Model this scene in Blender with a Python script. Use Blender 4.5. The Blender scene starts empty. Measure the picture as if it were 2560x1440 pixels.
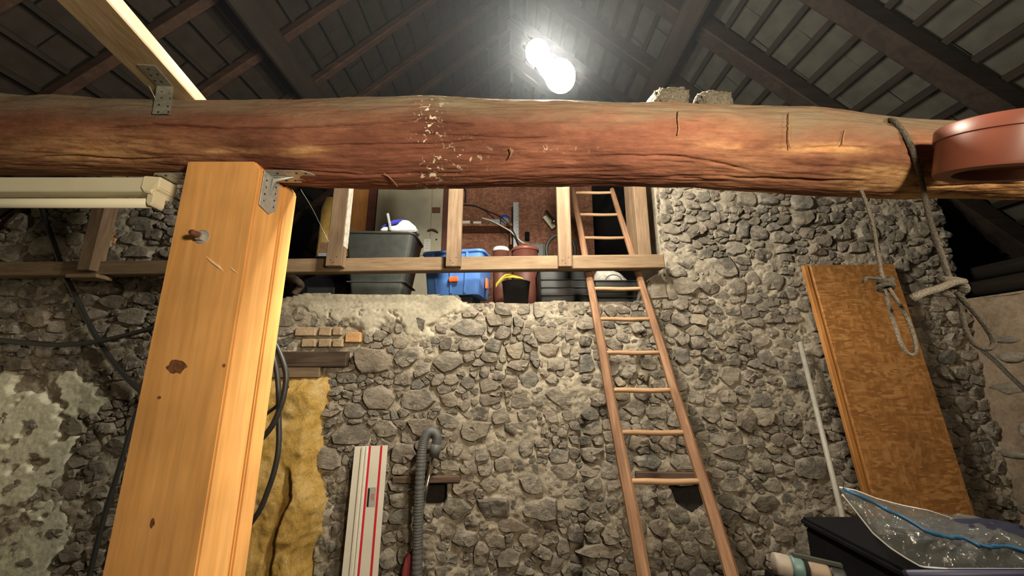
import bpy, bmesh, math, random
import numpy as np
from mathutils import Vector, Matrix, Euler

random.seed(7)
rng = np.random.default_rng(7)
S = bpy.context.scene
COL = S.collection

# ------------------------------------------------------------------ camera, world, lamps, exposure
PITCH = math.radians(12.27)
CP, SP = math.cos(PITCH), math.sin(PITCH)
FPX = 920.0
EYE = 1.6
cam_d = bpy.data.cameras.new('camera')
cam_d.sensor_width = 36.0
cam_d.lens = FPX / 2560 * 36.0
cam_d.clip_start = 0.05
cam = bpy.data.objects.new('camera', cam_d)
cam.location = (0, 0, EYE)
cam.rotation_euler = (math.pi / 2 + PITCH, 0, 0)
COL.objects.link(cam)
S.camera = cam

w = bpy.data.worlds.new('world')
S.world = w
w.use_nodes = True
w.node_tree.nodes['Background'].inputs[0].default_value = (1.0, 0.95, 0.88, 1)
w.node_tree.nodes['Background'].inputs[1].default_value = 0.02


def lamp(name, kind, loc, energy, color, size=0.1, aim=None):
    d = bpy.data.lights.new(name, kind)
    d.energy = energy
    d.color = color
    if kind == 'AREA':
        d.size = size
    else:
        d.shadow_soft_size = size
    o = bpy.data.objects.new(name, d)
    o.location = loc
    if aim is not None:
        v = Vector(aim) - Vector(loc)
        o.rotation_euler = v.to_track_quat('-Z', 'Y').to_euler()
    COL.objects.link(o)
    return o


# two workshop lamps behind the photographer and one at the right
lamp('workshop_lamp', 'AREA', (0.85, -0.28, 2.14), 31, (1.0, 0.83, 0.60), 0.25, (-0.55, 1.25, 2.45))
lamp('workshop_lamp', 'POINT', (1.95, 0.55, 2.33), 13, (1.0, 0.80, 0.55), 0.06)
BULB_STRENGTH = 420.0

S.view_settings.view_transform = 'Standard'
S.view_settings.look = 'None'
S.view_settings.gamma = 1.0
S.view_settings.use_curve_mapping = False
S.view_settings.exposure = 1.0
S.cycles.use_denoising = True
S.cycles.max_bounces = 8
S.cycles.diffuse_bounces = 4
S.cycles.transparent_max_bounces = 12
S.cycles.sample_clamp_indirect = 6.0


# ------------------------------------------------------------------ geometry helpers
def ratio(py):
    v = (720 - py) / FPX
    fy = CP - v * SP
    return (SP + v * CP) / fy, fy


def P(px, py, Y):
    """point of the real place seen at a pixel, at depth Y"""
    k, fy = ratio(py)
    return Vector(((px - 1280) / FPX / fy * Y, Y, EYE + k * Y))


def proj(X, Y, Z):
    h = Z - EYE
    d = Y * CP + h * SP
    v = (-Y * SP + h * CP) / d
    return 1280 + X / d * FPX, 720 - v * FPX


def PZ(px, py, Z):
    """point on the horizontal plane at height Z"""
    k, fy = ratio(py)
    Y = (Z - EYE) / k
    return Vector(((px - 1280) / FPX / fy * Y, Y, Z))


class MB:
    def __init__(s):
        s.v = []
        s.f = []

    def add(s, vs, fs):
        n = len(s.v)
        s.v += [tuple(x) for x in vs]
        s.f += [tuple(i + n for i in f) for f in fs]

    def box(s, c, size, rot=None):
        hx, hy, hz = (q / 2 for q in size)
        vs = [Vector((x, y, z)) for x in (-hx, hx) for y in (-hy, hy) for z in (-hz, hz)]
        if rot is not None:
            vs = [rot @ q for q in vs]
        c = Vector(c)
        s.add([q + c for q in vs], [(0, 1, 3, 2), (4, 6, 7, 5), (0, 4, 5, 1), (2, 3, 7, 6), (0, 2, 6, 4), (1, 5, 7, 3)])

    def bar(s, a, b, w, h, up=(0, 0, 1)):
        """rectangular bar from a to b; w across, h along up"""
        a, b = Vector(a), Vector(b)
        d = (b - a).normalized()
        x = d.cross(Vector(up)).normalized()
        y = x.cross(d).normalized()
        vs = []
        for p in (a, b):
            for (i, j) in ((-1, -1), (1, -1), (1, 1), (-1, 1)):
                vs.append(p + x * (i * w / 2) + y * (j * h / 2))
        s.add(vs, [(0, 3, 2, 1), (4, 5, 6, 7), (0, 1, 5, 4), (1, 2, 6, 5), (2, 3, 7, 6), (3, 0, 4, 7)])

    def prism(s, poly, vec):
        n = len(poly)
        vec = Vector(vec)
        vs = [Vector(p) for p in poly] + [Vector(p) + vec for p in poly]
        fs = [tuple(range(n))[::-1], tuple(range(n, 2 * n))]
        fs += [(i, (i + 1) % n, n + (i + 1) % n, n + i) for i in range(n)]
        s.add(vs, fs)

    def tube(s, pts, r, seg=8, caps=True):
        pts = [Vector(p) for p in pts]
        n = len(pts)
        rs = r if isinstance(r, (list, tuple)) else [r] * n
        prev = None
        rings = []
        for i in range(n):
            t = (pts[min(i + 1, n - 1)] - pts[max(i - 1, 0)])
            if t.length < 1e-9:
                t = Vector((0, 0, 1))
            t.normalize()
            if prev is None:
                a = Vector((1, 0, 0)) if abs(t.x) < 0.8 else Vector((0, 1, 0))
                x = (a - t * a.dot(t)).normalized()
            else:
                x = (prev - t * prev.dot(t)).normalized()
            prev = x
            y = t.cross(x)
            rings.append([pts[i] + (x * math.cos(2 * math.pi * k / seg) + y * math.sin(2 * math.pi * k / seg)) * rs[i] for k in range(seg)])
        vs = [q for ring in rings for q in ring]
        fs = []
        for i in range(n - 1):
            for k in range(seg):
                a, b = i * seg + k, i * seg + (k + 1) % seg
                fs.append((a, b, b + seg, a + seg))
        if caps:
            fs.append(tuple(range(seg))[::-1])
            fs.append(tuple((n - 1) * seg + k for k in range(seg)))
        s.add(vs, fs)

    def lathe(s, prof, c, axis=(0, 0, 1), seg=24):
        """prof: list of (radius, distance along the axis)"""
        c = Vector(c)
        q = Vector((0, 0, 1)).rotation_difference(Vector(axis).normalized())
        vs, fs = [], []
        for (r, z) in prof:
            for k in range(seg):
                a = 2 * math.pi * k / seg
                vs.append(c + q @ Vector((r * math.cos(a), r * math.sin(a), z)))
        for i in range(len(prof) - 1):
            for k in range(seg):
                a, b = i * seg + k, i * seg + (k + 1) % seg
                fs.append((a, b, b + seg, a + seg))
        s.add(vs, fs)

    def build(s, name, mat, parent=None, smooth=False, bevel=0.0, seg=1):
        me = bpy.data.meshes.new(name)
        me.from_pydata([tuple(p) for p in s.v], [], s.f)
        bm = bmesh.new()
        bm.from_mesh(me)
        bmesh.ops.recalc_face_normals(bm, faces=bm.faces[:])
        if bevel > 0:
            es = [e for e in bm.edges if len(e.link_faces) == 2 and e.calc_face_angle(0) > 0.6]
            bmesh.ops.bevel(bm, geom=es, offset=bevel, segments=seg, affect='EDGES', clamp_overlap=True)
        bm.to_mesh(me)
        bm.free()
        return link(name, me, mat, parent, smooth)


def link(name, me, mat, parent=None, smooth=False):
    if mat is not None:
        me.materials.append(mat)
    if smooth:
        me.polygons.foreach_set('use_smooth', [True] * len(me.polygons))
    o = bpy.data.objects.new(name, me)
    COL.objects.link(o)
    if parent is not None:
        o.parent = parent
        o.matrix_parent_inverse = parent.matrix_world.inverted() if parent.type != 'EMPTY' else Matrix.Translation(-Vector(parent.location))
    return o


def np_mesh(name, V, F, mat, parent=None, smooth=True):
    me = bpy.data.meshes.new(name)
    V = np.asarray(V, dtype=np.float32)
    F = np.asarray(F, dtype=np.int32)
    me.vertices.add(len(V))
    me.vertices.foreach_set('co', V.ravel())
    n, k = F.shape
    me.loops.add(n * k)
    me.loops.foreach_set('vertex_index', F.ravel())
    me.polygons.add(n)
    me.polygons.foreach_set('loop_start', np.arange(0, n * k, k, dtype=np.int32))
    me.polygons.foreach_set('loop_total', np.full(n, k, dtype=np.int32))
    me.update(calc_edges=True)
    me.validate()
    return link(name, me, mat, parent, smooth)


def thing(name, label, cat, loc=(0, 0, 0), group=None):
    o = bpy.data.objects.new(name, None)
    o.location = loc
    o.empty_display_size = 0.05
    COL.objects.link(o)
    return tag(o, label, cat, group)


def tag(o, label, cat, group=None, kind=None):
    o['label'] = label
    o['category'] = cat
    if group:
        o['group'] = group
    o['kind'] = kind or 'thing'
    return o


def struct(o):
    o['kind'] = 'structure'
    return o


def smooth_path(pts, n=10):
    """Catmull-Rom through pts"""
    pts = [Vector(p) for p in pts]
    q = [pts[0] * 2 - pts[1]] + pts + [pts[-1] * 2 - pts[-2]]
    out = []
    for i in range(1, len(q) - 2):
        for k in range(n):
            t = k / n
            a, b, c, d = q[i - 1], q[i], q[i + 1], q[i + 2]
            out.append(0.5 * ((2 * b) + (c - a) * t + (2 * a - 5 * b + 4 * c - d) * t * t + (3 * b - a - 3 * c + d) * t ** 3))
    out.append(pts[-1])
    return out


# value noise in numpy
def _hash(ix, iy, seed):
    h = (ix.astype(np.int64) * 374761393 + iy.astype(np.int64) * 668265263 + seed * 1442695041) & 0xFFFFFFFF
    h = ((h ^ (h >> 13)) * 1274126177) & 0xFFFFFFFF
    h = h ^ (h >> 16)
    return (h & 0xFFFF) / 65535.0


def vnoise(x, y, seed=0):
    x = np.asarray(x, float)
    y = np.asarray(y, float)
    ix, iy = np.floor(x), np.floor(y)
    fx, fy = x - ix, y - iy
    fx = fx * fx * (3 - 2 * fx)
    fy = fy * fy * (3 - 2 * fy)
    a = _hash(ix, iy, seed)
    b = _hash(ix + 1, iy, seed)
    c = _hash(ix, iy + 1, seed)
    d = _hash(ix + 1, iy + 1, seed)
    return (a * (1 - fx) + b * fx) * (1 - fy) + (c * (1 - fx) + d * fx) * fy


def fbm(x, y, seed=0, octv=4):
    s, amp, tot = 0.0, 1.0, 0.0
    for o in range(octv):
        s = s + amp * vnoise(x * 2 ** o + 17.3 * o, y * 2 ** o + 9.1 * o, seed + o)
        tot += amp
        amp *= 0.5
    return s / tot


def in_poly(px, py, poly):
    inside = np.zeros(px.shape, bool)
    n = len(poly)
    for i in range(n):
        x1, y1 = poly[i]
        x2, y2 = poly[(i + 1) % n]
        if y1 == y2:
            continue
        c = ((y1 > py) != (y2 > py)) & (px < (x2 - x1) * (py - y1) / (y2 - y1) + x1)
        inside ^= c
    return inside


def dist_poly(px, py, poly):
    d = np.full(px.shape, 1e9)
    n = len(poly)
    for i in range(n):
        x1, y1 = poly[i]
        x2, y2 = poly[(i + 1) % n]
        dx, dy = x2 - x1, y2 - y1
        t = np.clip(((px - x1) * dx + (py - y1) * dy) / (dx * dx + dy * dy + 1e-9), 0, 1)
        d = np.minimum(d, np.hypot(px - x1 - t * dx, py - y1 - t * dy))
    return np.where(in_poly(px, py, poly), d, -d)


def sstep(a, b, x):
    t = np.clip((x - a) / (b - a), 0, 1)
    return t * t * (3 - 2 * t)


# ------------------------------------------------------------------ materials
def new_mat(name):
    m = bpy.data.materials.new(name)
    m.use_nodes = True
    nt = m.node_tree
    b = nt.nodes['Principled BSDF']
    return m, nt, b


def N(nt, t, **kw):
    n = nt.nodes.new(t)
    for k, v in kw.items():
        setattr(n, k, v)
    return n


def ramp(nt, stops, fac):
    r = N(nt, 'ShaderNodeValToRGB')
    el = r.color_ramp.elements
    while len(el) < len(stops):
        el.new(0.5)
    for e, (p, c) in zip(el, stops):
        e.position = p
        e.color = (*c, 1)
    nt.links.new(fac, r.inputs[0])
    return r.outputs[0]


def coords(nt, scale, kind='Object', jitter=True):
    tc = N(nt, 'ShaderNodeTexCoord')
    src = tc.outputs[kind]
    if jitter:
        oi = N(nt, 'ShaderNodeObjectInfo')
        mul = N(nt, 'ShaderNodeMath', operation='MULTIPLY')
        mul.inputs[1].default_value = 37.0
        nt.links.new(oi.outputs['Random'], mul.inputs[0])
        ad = N(nt, 'ShaderNodeVectorMath', operation='ADD')
        nt.links.new(src, ad.inputs[0])
        nt.links.new(mul.outputs[0], ad.inputs[1])
        src = ad.outputs[0]
    mp = N(nt, 'ShaderNodeMapping')
    mp.inputs['Scale'].default_value = scale
    nt.links.new(src, mp.inputs[0])
    return mp.outputs[0]


def noise(nt, vec, scale, detail=4, rough=0.55, dist=0.0):
    n = N(nt, 'ShaderNodeTexNoise')
    n.inputs['Scale'].default_value = scale
    n.inputs['Detail'].default_value = detail
    n.inputs['Roughness'].default_value = rough
    n.inputs['Distortion'].default_value = dist
    nt.links.new(vec, n.inputs['Vector'])
    return n.outputs[0]


def mixc(nt, fac, a, b, mode='MIX'):
    m = N(nt, 'ShaderNodeMix', data_type='RGBA', blend_type=mode)
    for s, v in ((m.inputs[0], fac), (m.inputs[6], a), (m.inputs[7], b)):
        if hasattr(v, 'type') and hasattr(v, 'is_linked'):
            nt.links.new(v, s)
        elif isinstance(v, (int, float)):
            s.default_value = v
        else:
            s.default_value = (*v, 1)
    return m.outputs[2]


def bump(nt, b, h, strength=0.5, dist=0.01, prev=None):
    n = N(nt, 'ShaderNodeBump')
    n.inputs['Strength'].default_value = strength
    n.inputs['Distance'].default_value = dist
    nt.links.new(h, n.inputs['Height'])
    if prev is not None:
        nt.links.new(prev, n.inputs['Normal'])
    nt.links.new(n.outputs[0], b.inputs['Normal'])
    return n.outputs[0]


def plain(name, c, rough=0.5, metal=0.0, var=0.0, scale=30, bmp=0.0, spec=0.5):
    m, nt, b = new_mat(name)
    b.inputs['Roughness'].default_value = rough
    b.inputs['Metallic'].default_value = metal
    b.inputs['Specular IOR Level'].default_value = spec
    v = coords(nt, (1, 1, 1))
    n = noise(nt, v, scale, 3)
    lo = tuple(x * (1 - var) for x in c)
    hi = tuple(min(1, x * (1 + var)) for x in c)
    nt.links.new(ramp(nt, [(0.3, lo), (0.7, hi)], n), b.inputs['Base Color'])
    if bmp:
        bump(nt, b, n, bmp, 0.01)
    return m


def wood(name, dark, mid, light, along=0, scale=14, stretch=12, rough=0.75, bmp=0.25, knots=False):
    """grain runs along the given object axis"""
    m, nt, b = new_mat(name)
    b.inputs['Roughness'].default_value = rough
    b.inputs['Specular IOR Level'].default_value = 0.25
    sc = [1.0, 1.0, 1.0]
    sc[along] = 1.0 / stretch
    v = coords(nt, sc)
    n1 = noise(nt, v, scale, 5, 0.6, 1.2)
    n2 = noise(nt, v, scale * 6, 3, 0.6)
    v3 = coords(nt, (1, 1, 1))
    n3 = noise(nt, v3, 4.0, 2)
    c = ramp(nt, [(0.25, dark), (0.5, mid), (0.75, light)], n1)
    c2 = ramp(nt, [(0.3, (0.72, 0.72, 0.72)), (0.7, (1.1, 1.1, 1.1))], n2)
    c = mixc(nt, 0.7, c, c2, 'MULTIPLY')
    c3 = ramp(nt, [(0.3, (0.78, 0.76, 0.74)), (0.7, (1.08, 1.06, 1.04))], n3)
    c = mixc(nt, 0.7, c, c3, 'MULTIPLY')
    nt.links.new(c, b.inputs['Base Color'])
    bump(nt, b, n2, bmp, 0.004)
    return m


def stone_mat(name, island=False, tint=(1, 1, 1)):
    m, nt, b = new_mat(name)
    b.inputs['Roughness'].default_value = 0.9
    b.inputs['Specular IOR Level'].default_value = 0.2
    if island:
        g = N(nt, 'ShaderNodeNewGeometry')
        rnd = g.outputs['Random Per Island']
    else:
        g = N(nt, 'ShaderNodeObjectInfo')
        rnd = g.outputs['Random']
    T = lambda *c: tuple(x * t for x, t in zip(c, tint))
    base = ramp(nt, [(0.0, T(.125, .11, .088)), (0.2, T(.205, .178, .138)), (0.42, T(.18, .168, .14)), (0.58, T(.24, .21, .158)),
                     (0.76, T(.27, .23, .17)), (0.9, T(.20, .165, .13)), (1.0, T(.34, .28, .195))], rnd)
    v = coords(nt, (1, 1, 1.5), jitter=not island)
    n1 = noise(nt, v, 16, 6, 0.65)
    n2 = noise(nt, v, 85, 5, 0.7)
    c = mixc(nt, 0.85, base, ramp(nt, [(0.3, (.6, .6, .6)), (0.7, (1.4, 1.38, 1.34))], n1), 'MULTIPLY')
    c = mixc(nt, 0.6, c, ramp(nt, [(0.3, (.65, .65, .65)), (0.7, (1.3, 1.3, 1.3))], n2), 'MULTIPLY')
    # lime mortar smeared over parts of the faces
    n3 = noise(nt, v, 24, 7, 0.72, 0.6)
    n4 = noise(nt, v, 5, 2)
    ad = N(nt, 'ShaderNodeMath', operation='ADD')
    nt.links.new(n3, ad.inputs[0])
    nt.links.new(n4, ad.inputs[1])
    sm = ramp(nt, [(0.485, (0, 0, 0)), (0.58, (1, 1, 1))], _half(nt, ad.outputs[0]))
    c = mixc(nt, sm, c, T(.36, .31, .235))
    nt.links.new(c, b.inputs['Base Color'])
    p = bump(nt, b, n1, 0.7, 0.03)
    bump(nt, b, n2, 0.55, 0.012, p)
    return m


def _half(nt, s):
    m = N(nt, 'ShaderNodeMath', operation='MULTIPLY')
    m.inputs[1].default_value = 0.5
    nt.links.new(s, m.inputs[0])
    return m.outputs[0]


def mortar_mat(name, dark, mid, light, sc=1.0, bs=1.0):
    m, nt, b = new_mat(name)
    b.inputs['Roughness'].default_value = 0.95
    b.inputs['Specular IOR Level'].default_value = 0.1
    v = coords(nt, (1, 1, 1), jitter=False)
    n1 = noise(nt, v, 7 * sc, 6, 0.65)
    n2 = noise(nt, v, 60 * sc, 6, 0.75)
    c = ramp(nt, [(0.3, dark), (0.5, mid), (0.7, light)], n1)
    c = mixc(nt, 0.8, c, ramp(nt, [(0.3, (.62, .62, .62)), (0.7, (1.32, 1.32, 1.3))], n2), 'MULTIPLY')
    nt.links.new(c, b.inputs['Base Color'])
    p = bump(nt, b, n1, 0.4 * bs, 0.03)
    bump(nt, b, n2, 0.8 * bs, 0.012, p)
    return m


def osb_mat(name, dark, mid, light, rough=0.6, scale=26):
    """pressed flakes: stretched voronoi cells of random turn"""
    m, nt, b = new_mat(name)
    b.inputs['Roughness'].default_value = rough
    b.inputs['Specular IOR Level'].default_value = 0.35
    outs = []
    for k, sc in enumerate(((1, 1, 0.22), (0.62, 1, 0.5), (0.25, 1, 0.9))):
        v = coords(nt, sc, jitter=False)
        v2 = N(nt, 'ShaderNodeMapping')
        v2.inputs['Rotation'].default_value = (0.0, (0.5, -0.6, 0.15)[k], 0.3 * k)
        nt.links.new(v, v2.inputs[0])
        v = v2.outputs[0]
        wn = N(nt, 'ShaderNodeTexNoise')
        wn.inputs['Scale'].default_value = 8.0
        nt.links.new(v, wn.inputs['Vector'])
        wa = N(nt, 'ShaderNodeVectorMath', operation='MULTIPLY_ADD')
        wa.inputs[1].default_value = (.07, .07, .07)
        nt.links.new(wn.outputs['Color'], wa.inputs[0])
        nt.links.new(v, wa.inputs[2])
        v = wa.outputs[0]
        vo = N(nt, 'ShaderNodeTexVoronoi')
        vo.inputs['Scale'].default_value = scale * (1 + 0.35 * k)
        nt.links.new(v, vo.inputs['Vector'])
        outs.append(vo.outputs['Color'])
    v = coords(nt, (1, 1, 1), jitter=False)
    n = noise(nt, v, 9, 3)
    c = mixc(nt, 0.5, outs[0], outs[1])
    c = mixc(nt, ramp(nt, [(0.4, (0, 0, 0)), (0.6, (1, 1, 1))], n), c, outs[2])
    sep = N(nt, 'ShaderNodeSeparateColor')
    nt.links.new(c, sep.inputs[0])
    col = ramp(nt, [(0.2, dark), (0.5, mid), (0.85, light)], sep.outputs[0])
    n2 = noise(nt, v, 3.0, 4, 0.6)
    col = mixc(nt, 0.7, col, ramp(nt, [(0.3, (.75, .72, .7)), (0.7, (1.15, 1.12, 1.1))], n2), 'MULTIPLY')
    nt.links.new(col, b.inputs['Base Color'])
    bump(nt, b, sep.outputs[0], 0.15, 0.004)
    return m


M = {}
M['stone'] = stone_mat('rubble_stone', tint=(.87, .87, .9))
M['stone_small'] = stone_mat('rubble_stone_small', island=True, tint=(.87, .87, .9))
M['hole_shade'] = plain('painted_hole_shade', (.018, .015, .012), 0.95, 0, .3, 30, .5)  # near-black colour standing in for the shade inside the wall holes
M['mortar'] = mortar_mat('lime_mortar', (.24, .205, .155), (.36, .31, .235), (.47, .405, .31))
M['cement'] = mortar_mat('grey_cement', (.30, .265, .195), (.37, .33, .25), (.43, .39, .30), 0.6, 0.35)
M['plaster'] = mortar_mat('old_white_plaster', (.44, .42, .30), (.62, .59, .45), (.70, .67, .53), 0.5, 0.4)
M['plaster_brown'] = mortar_mat('brown_plaster', (.13, .095, .065), (.22, .165, .115), (.28, .21, .15), 0.6, 0.6)
M['earth'] = mortar_mat('earth_floor', (.06, .05, .04), (.10, .085, .065), (.14, .12, .09))
M['brick_pale'] = mortar_mat('pale_brick', (.27, .20, .125), (.36, .265, .165), (.44, .33, .21), 1.0, 0.6)
M['brick_orange'] = mortar_mat('orange_brick', (.40, .22, .10), (.52, .30, .14), (.58, .36, .19), 1.0, 0.6)
M['old_wood'] = wood('grey_old_wood', (.10, .07, .045), (.19, .135, .085), (.26, .19, .12), 0)
M['old_wood_z'] = wood('grey_old_wood_upright', (.11, .07, .042), (.18, .118, .07), (.25, .172, .108), 2)
M['rail_wood'] = wood('brown_rail_wood', (.13, .085, .048), (.20, .135, .078), (.28, .20, .12), 0)
M['lintel_wood'] = wood('dark_lintel_wood', (.035, .024, .016), (.075, .052, .035), (.12, .085, .06), 0)
M['lintel_mid'] = wood('brown_lintel_wood', (.06, .038, .026), (.11, .07, .048), (.16, .11, .075), 0)
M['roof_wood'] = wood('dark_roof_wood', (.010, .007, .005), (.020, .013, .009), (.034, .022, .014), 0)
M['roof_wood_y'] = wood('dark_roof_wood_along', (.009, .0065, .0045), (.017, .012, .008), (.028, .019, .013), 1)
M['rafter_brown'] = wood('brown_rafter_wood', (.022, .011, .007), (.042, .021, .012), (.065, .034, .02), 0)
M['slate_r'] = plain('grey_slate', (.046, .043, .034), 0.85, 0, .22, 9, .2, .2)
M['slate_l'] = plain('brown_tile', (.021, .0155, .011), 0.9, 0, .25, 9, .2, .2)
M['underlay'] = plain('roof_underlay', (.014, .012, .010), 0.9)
M['post'] = wood('orange_post_wood', (.68, .345, .105), (.76, .395, .13), (.82, .445, .16), 2, 7, 16, 0.6, 0.06)
M['joist'] = wood('pale_joist_wood', (.36, .26, .14), (.54, .43, .27), (.66, .56, .40), 1, 11, 6, 0.7, 0.3)
M['ladder'] = wood('ladder_wood', (.12, .064, .034), (.22, .118, .064), (.34, .20, .12), 2, 16, 10, 0.75, 0.4)
M['rung'] = wood('rung_wood', (.26, .15, .08), (.38, .23, .125), (.48, .31, .18), 0)
M['zinc'] = plain('galvanised_steel', (.46, .46, .44), 0.4, 0.45, .2, 40)
M['zinc_dark'] = plain('punched_hole', (.03, .028, .025), 0.8)
M['dull_zinc'] = plain('dull_zinc', (.30, .30, .25), 0.6, 0.3, .2, 40)
M['rust'] = plain('rusty_steel', (.16, .07, .04), 0.7, 0.4, .4, 60)
M['chrome'] = plain('chrome', (.75, .70, .62), 0.15, 1.0)
M['cream'] = plain('cream_enamel', (.80, .76, .56), 0.45, 0, .06, 5)
M['cream_light'] = plain('cream_plastic', (.82, .74, .52), 0.45, 0, .06, 5)
M['tube'] = plain('unlit_tube_glass', (.86, .82, .64), 0.25, 0, .03, 5)
M['black'] = plain('black_plastic', (.011, .012, .0115), 0.55, 0, .25, 14)
M['tub_black'] = plain('charcoal_plastic', (.042, .045, .040), 0.5, 0, .25, 14)
M['blue'] = plain('blue_plastic', (.075, .19, .52), 0.42, 0, .12, 8)
M['orange_p'] = plain('orange_plastic', (.72, .14, .04), 0.5)
M['royal'] = plain('royal_blue_plastic', (.05, .06, .42), 0.4)
M['white_p'] = plain('white_plastic', (.72, .70, .62), 0.5, 0, .05)
M['grey_p'] = plain('grey_plastic', (.33, .35, .37), 0.5, 0, .1)
M['yellow'] = plain('yellow_cloth', (.72, .62, .05), 0.8, 0, .2, 50, .4)
M['nozzle'] = plain('grubby_plastic', (.26, .22, .18), 0.6, 0, .15, 20)
M['seam_glint'] = plain('pale_seam_glint', (.55, .56, .52), 0.2)
M['sack'] = plain('pale_sack_cloth', (.50, .48, .42), 0.9, 0, .2, 30, .6)
M['door_paint'] = plain('old_cream_paint', (.42, .385, .28), 0.55, 0, .10, 6)
M['orange_board'] = wood('orange_board', (.40, .17, .04), (.48, .21, .055), (.54, .26, .08), 2)
M['maroon'] = plain('maroon_paint', (.11, .035, .022), 0.6, 0, .25, 10)
M['osb_loft'] = osb_mat('reddish_flake_board', (.17, .066, .036), (.22, .092, .052), (.33, .165, .095), .75, 55)
M['osb'] = osb_mat('orange_flake_board', (.25, .11, .03), (.33, .15, .042), (.44, .225, .078), 0.55, 44)
M['osb_edge'] = wood('board_edge', (.34, .14, .035), (.43, .19, .05), (.52, .25, .08), 2)
M['terracotta'] = plain('terracotta_plastic', (.20, .062, .038), 0.38, 0, .08, 6)
M['rope'] = plain('grey_rope', (.11, .098, .078), 0.9, 0, .4, 160, .8)
M['rope_pale'] = plain('pale_rope', (.20, .18, .145), 0.9, 0, .4, 160, .8)
M['cable'] = plain('black_cable', (.022, .021, .019), 0.45, 0, .2, 30)
M['hose'] = plain('grey_hose', (.095, .095, .09), 0.5, 0, .15, 30)
M['red_handle'] = plain('dull_red_handle', (.30, .05, .06), 0.4, 0, .15, 20)
M['guide'] = plain('cream_rail', (.66, .61, .50), 0.4, 0, .05, 6)
M['guide_red'] = plain('red_strip', (.55, .02, .03), 0.5)
M['guide_grey'] = plain('grey_sticker', (.34, .33, .28), 0.6, 0, .15, 60)
M['rod'] = plain('pale_grey_rod', (.30, .28, .235), 0.55, 0, .12, 20)
M['clump'] = plain('grey_fibre_clump', (.15, .135, .10), 0.95, 0, .45, 120, 1.0)
M['limewash'] = plain('limewash', (.42, .38, .31), 0.9, 0, .3, 30)
M['navy_lip'] = plain('navy_trim', (.035, .036, .075), 0.5)
M['navy'] = plain('navy_cloth', (.012, .014, .030), 0.55, 0, .3, 20)
M['dark_case'] = plain('dark_case', (.005, .0048, .0055), 0.85, 0, .3, 10, 0, .08)
M['teal'] = plain('teal_plastic', (.08, .15, .14), 0.5)
M['beige'] = plain('beige_plastic', (.20, .15, .10), 0.6, 0, .15, 20)
M['zip_blue'] = plain('blue_zip', (.025, .10, .20), 0.35)
M['cobweb'] = plain('cobweb_thread', (.55, .53, .48), 0.9)
M['card'] = plain('brown_card', (.24, .13, .07), 0.85, 0, .2, 12)
M['paper'] = plain('white_paper', (.62, .60, .54), 0.8, 0, .05)


def insulation_mat():
    m, nt, b = new_mat('yellow_glass_wool')
    b.inputs['Roughness'].default_value = 1.0
    b.inputs['Specular IOR Level'].default_value = 0.05
    v = coords(nt, (1, 1, 0.6), jitter=False)
    n1 = noise(nt, v, 6, 6, 0.7, 0.8)
    n2 = noise(nt, v, 70, 6, 0.8)
    c = ramp(nt, [(0.28, (.42, .26, .08)), (0.45, (.66, .41, .11)), (0.58, (.76, .52, .20)), (0.75, (.74, .58, .34))], n1)
    c = mixc(nt, 0.7, c, ramp(nt, [(0.3, (.68, .66, .6)), (0.7, (1.2, 1.2, 1.15))], n2), 'MULTIPLY')
    nt.links.new(c, b.inputs['Base Color'])
    p = bump(nt, b, n1, 0.5, 0.04)
    bump(nt, b, n2, 0.9, 0.02, p)
    return m


M['wool'] = insulation_mat()


def film_mat():
    m = bpy.data.materials.new('clear_plastic_film')
    m.use_nodes = True
    nt = m.node_tree
    nt.nodes.clear()
    out = N(nt, 'ShaderNodeOutputMaterial')
    tr = N(nt, 'ShaderNodeBsdfTransparent')
    tr.inputs[0].default_value = (.93, .95, .94, 1)
    gl = N(nt, 'ShaderNodeBsdfGlossy')
    gl.inputs['Roughness'].default_value = 0.09
    df = N(nt, 'ShaderNodeBsdfDiffuse')
    df.inputs[0].default_value = (.42, .45, .43, 1)
    fr = N(nt, 'ShaderNodeLayerWeight')
    fr.inputs[0].default_value = 0.5
    pw = N(nt, 'ShaderNodeMath', operation='POWER')
    pw.inputs[1].default_value = 2.6
    nt.links.new(fr.outputs['Facing'], pw.inputs[0])
    ma = N(nt, 'ShaderNodeMath', operation='MULTIPLY_ADD')
    ma.inputs[1].default_value = 0.7
    ma.inputs[2].default_value = 0.10
    nt.links.new(pw.outputs[0], ma.inputs[0])
    v = coords(nt, (1, 1, 1), jitter=False)
    n = noise(nt, v, 22, 3, 0.5, 1.5)
    bp = N(nt, 'ShaderNodeBump')
    bp.inputs['Strength'].default_value = 1.0
    bp.inputs['Distance'].default_value = 0.02
    nt.links.new(n, bp.inputs['Height'])
    nt.links.new(bp.outputs[0], gl.inputs['Normal'])
    m1 = N(nt, 'ShaderNodeMixShader')
    m1.inputs[0].default_value = 0.15
    nt.links.new(tr.outputs[0], m1.inputs[1])
    nt.links.new(df.outputs[0], m1.inputs[2])
    m2 = N(nt, 'ShaderNodeMixShader')
    nt.links.new(ma.outputs[0], m2.inputs[0])
    nt.links.new(m1.outputs[0], m2.inputs[1])
    nt.links.new(gl.outputs[0], m2.inputs[2])
    nt.links.new(m2.outputs[0], out.inputs[0])
    return m


M['film'] = film_mat()


def glow_mat():
    m, nt, b = new_mat('lit_opal_globe')
    b.inputs['Base Color'].default_value = (.9, .9, .85, 1)
    b.inputs['Emission Color'].default_value = (1.0, .93, .78, 1)
    b.inputs['Emission Strength'].default_value = BULB_STRENGTH
    return m


M['glow'] = glow_mat()


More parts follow.
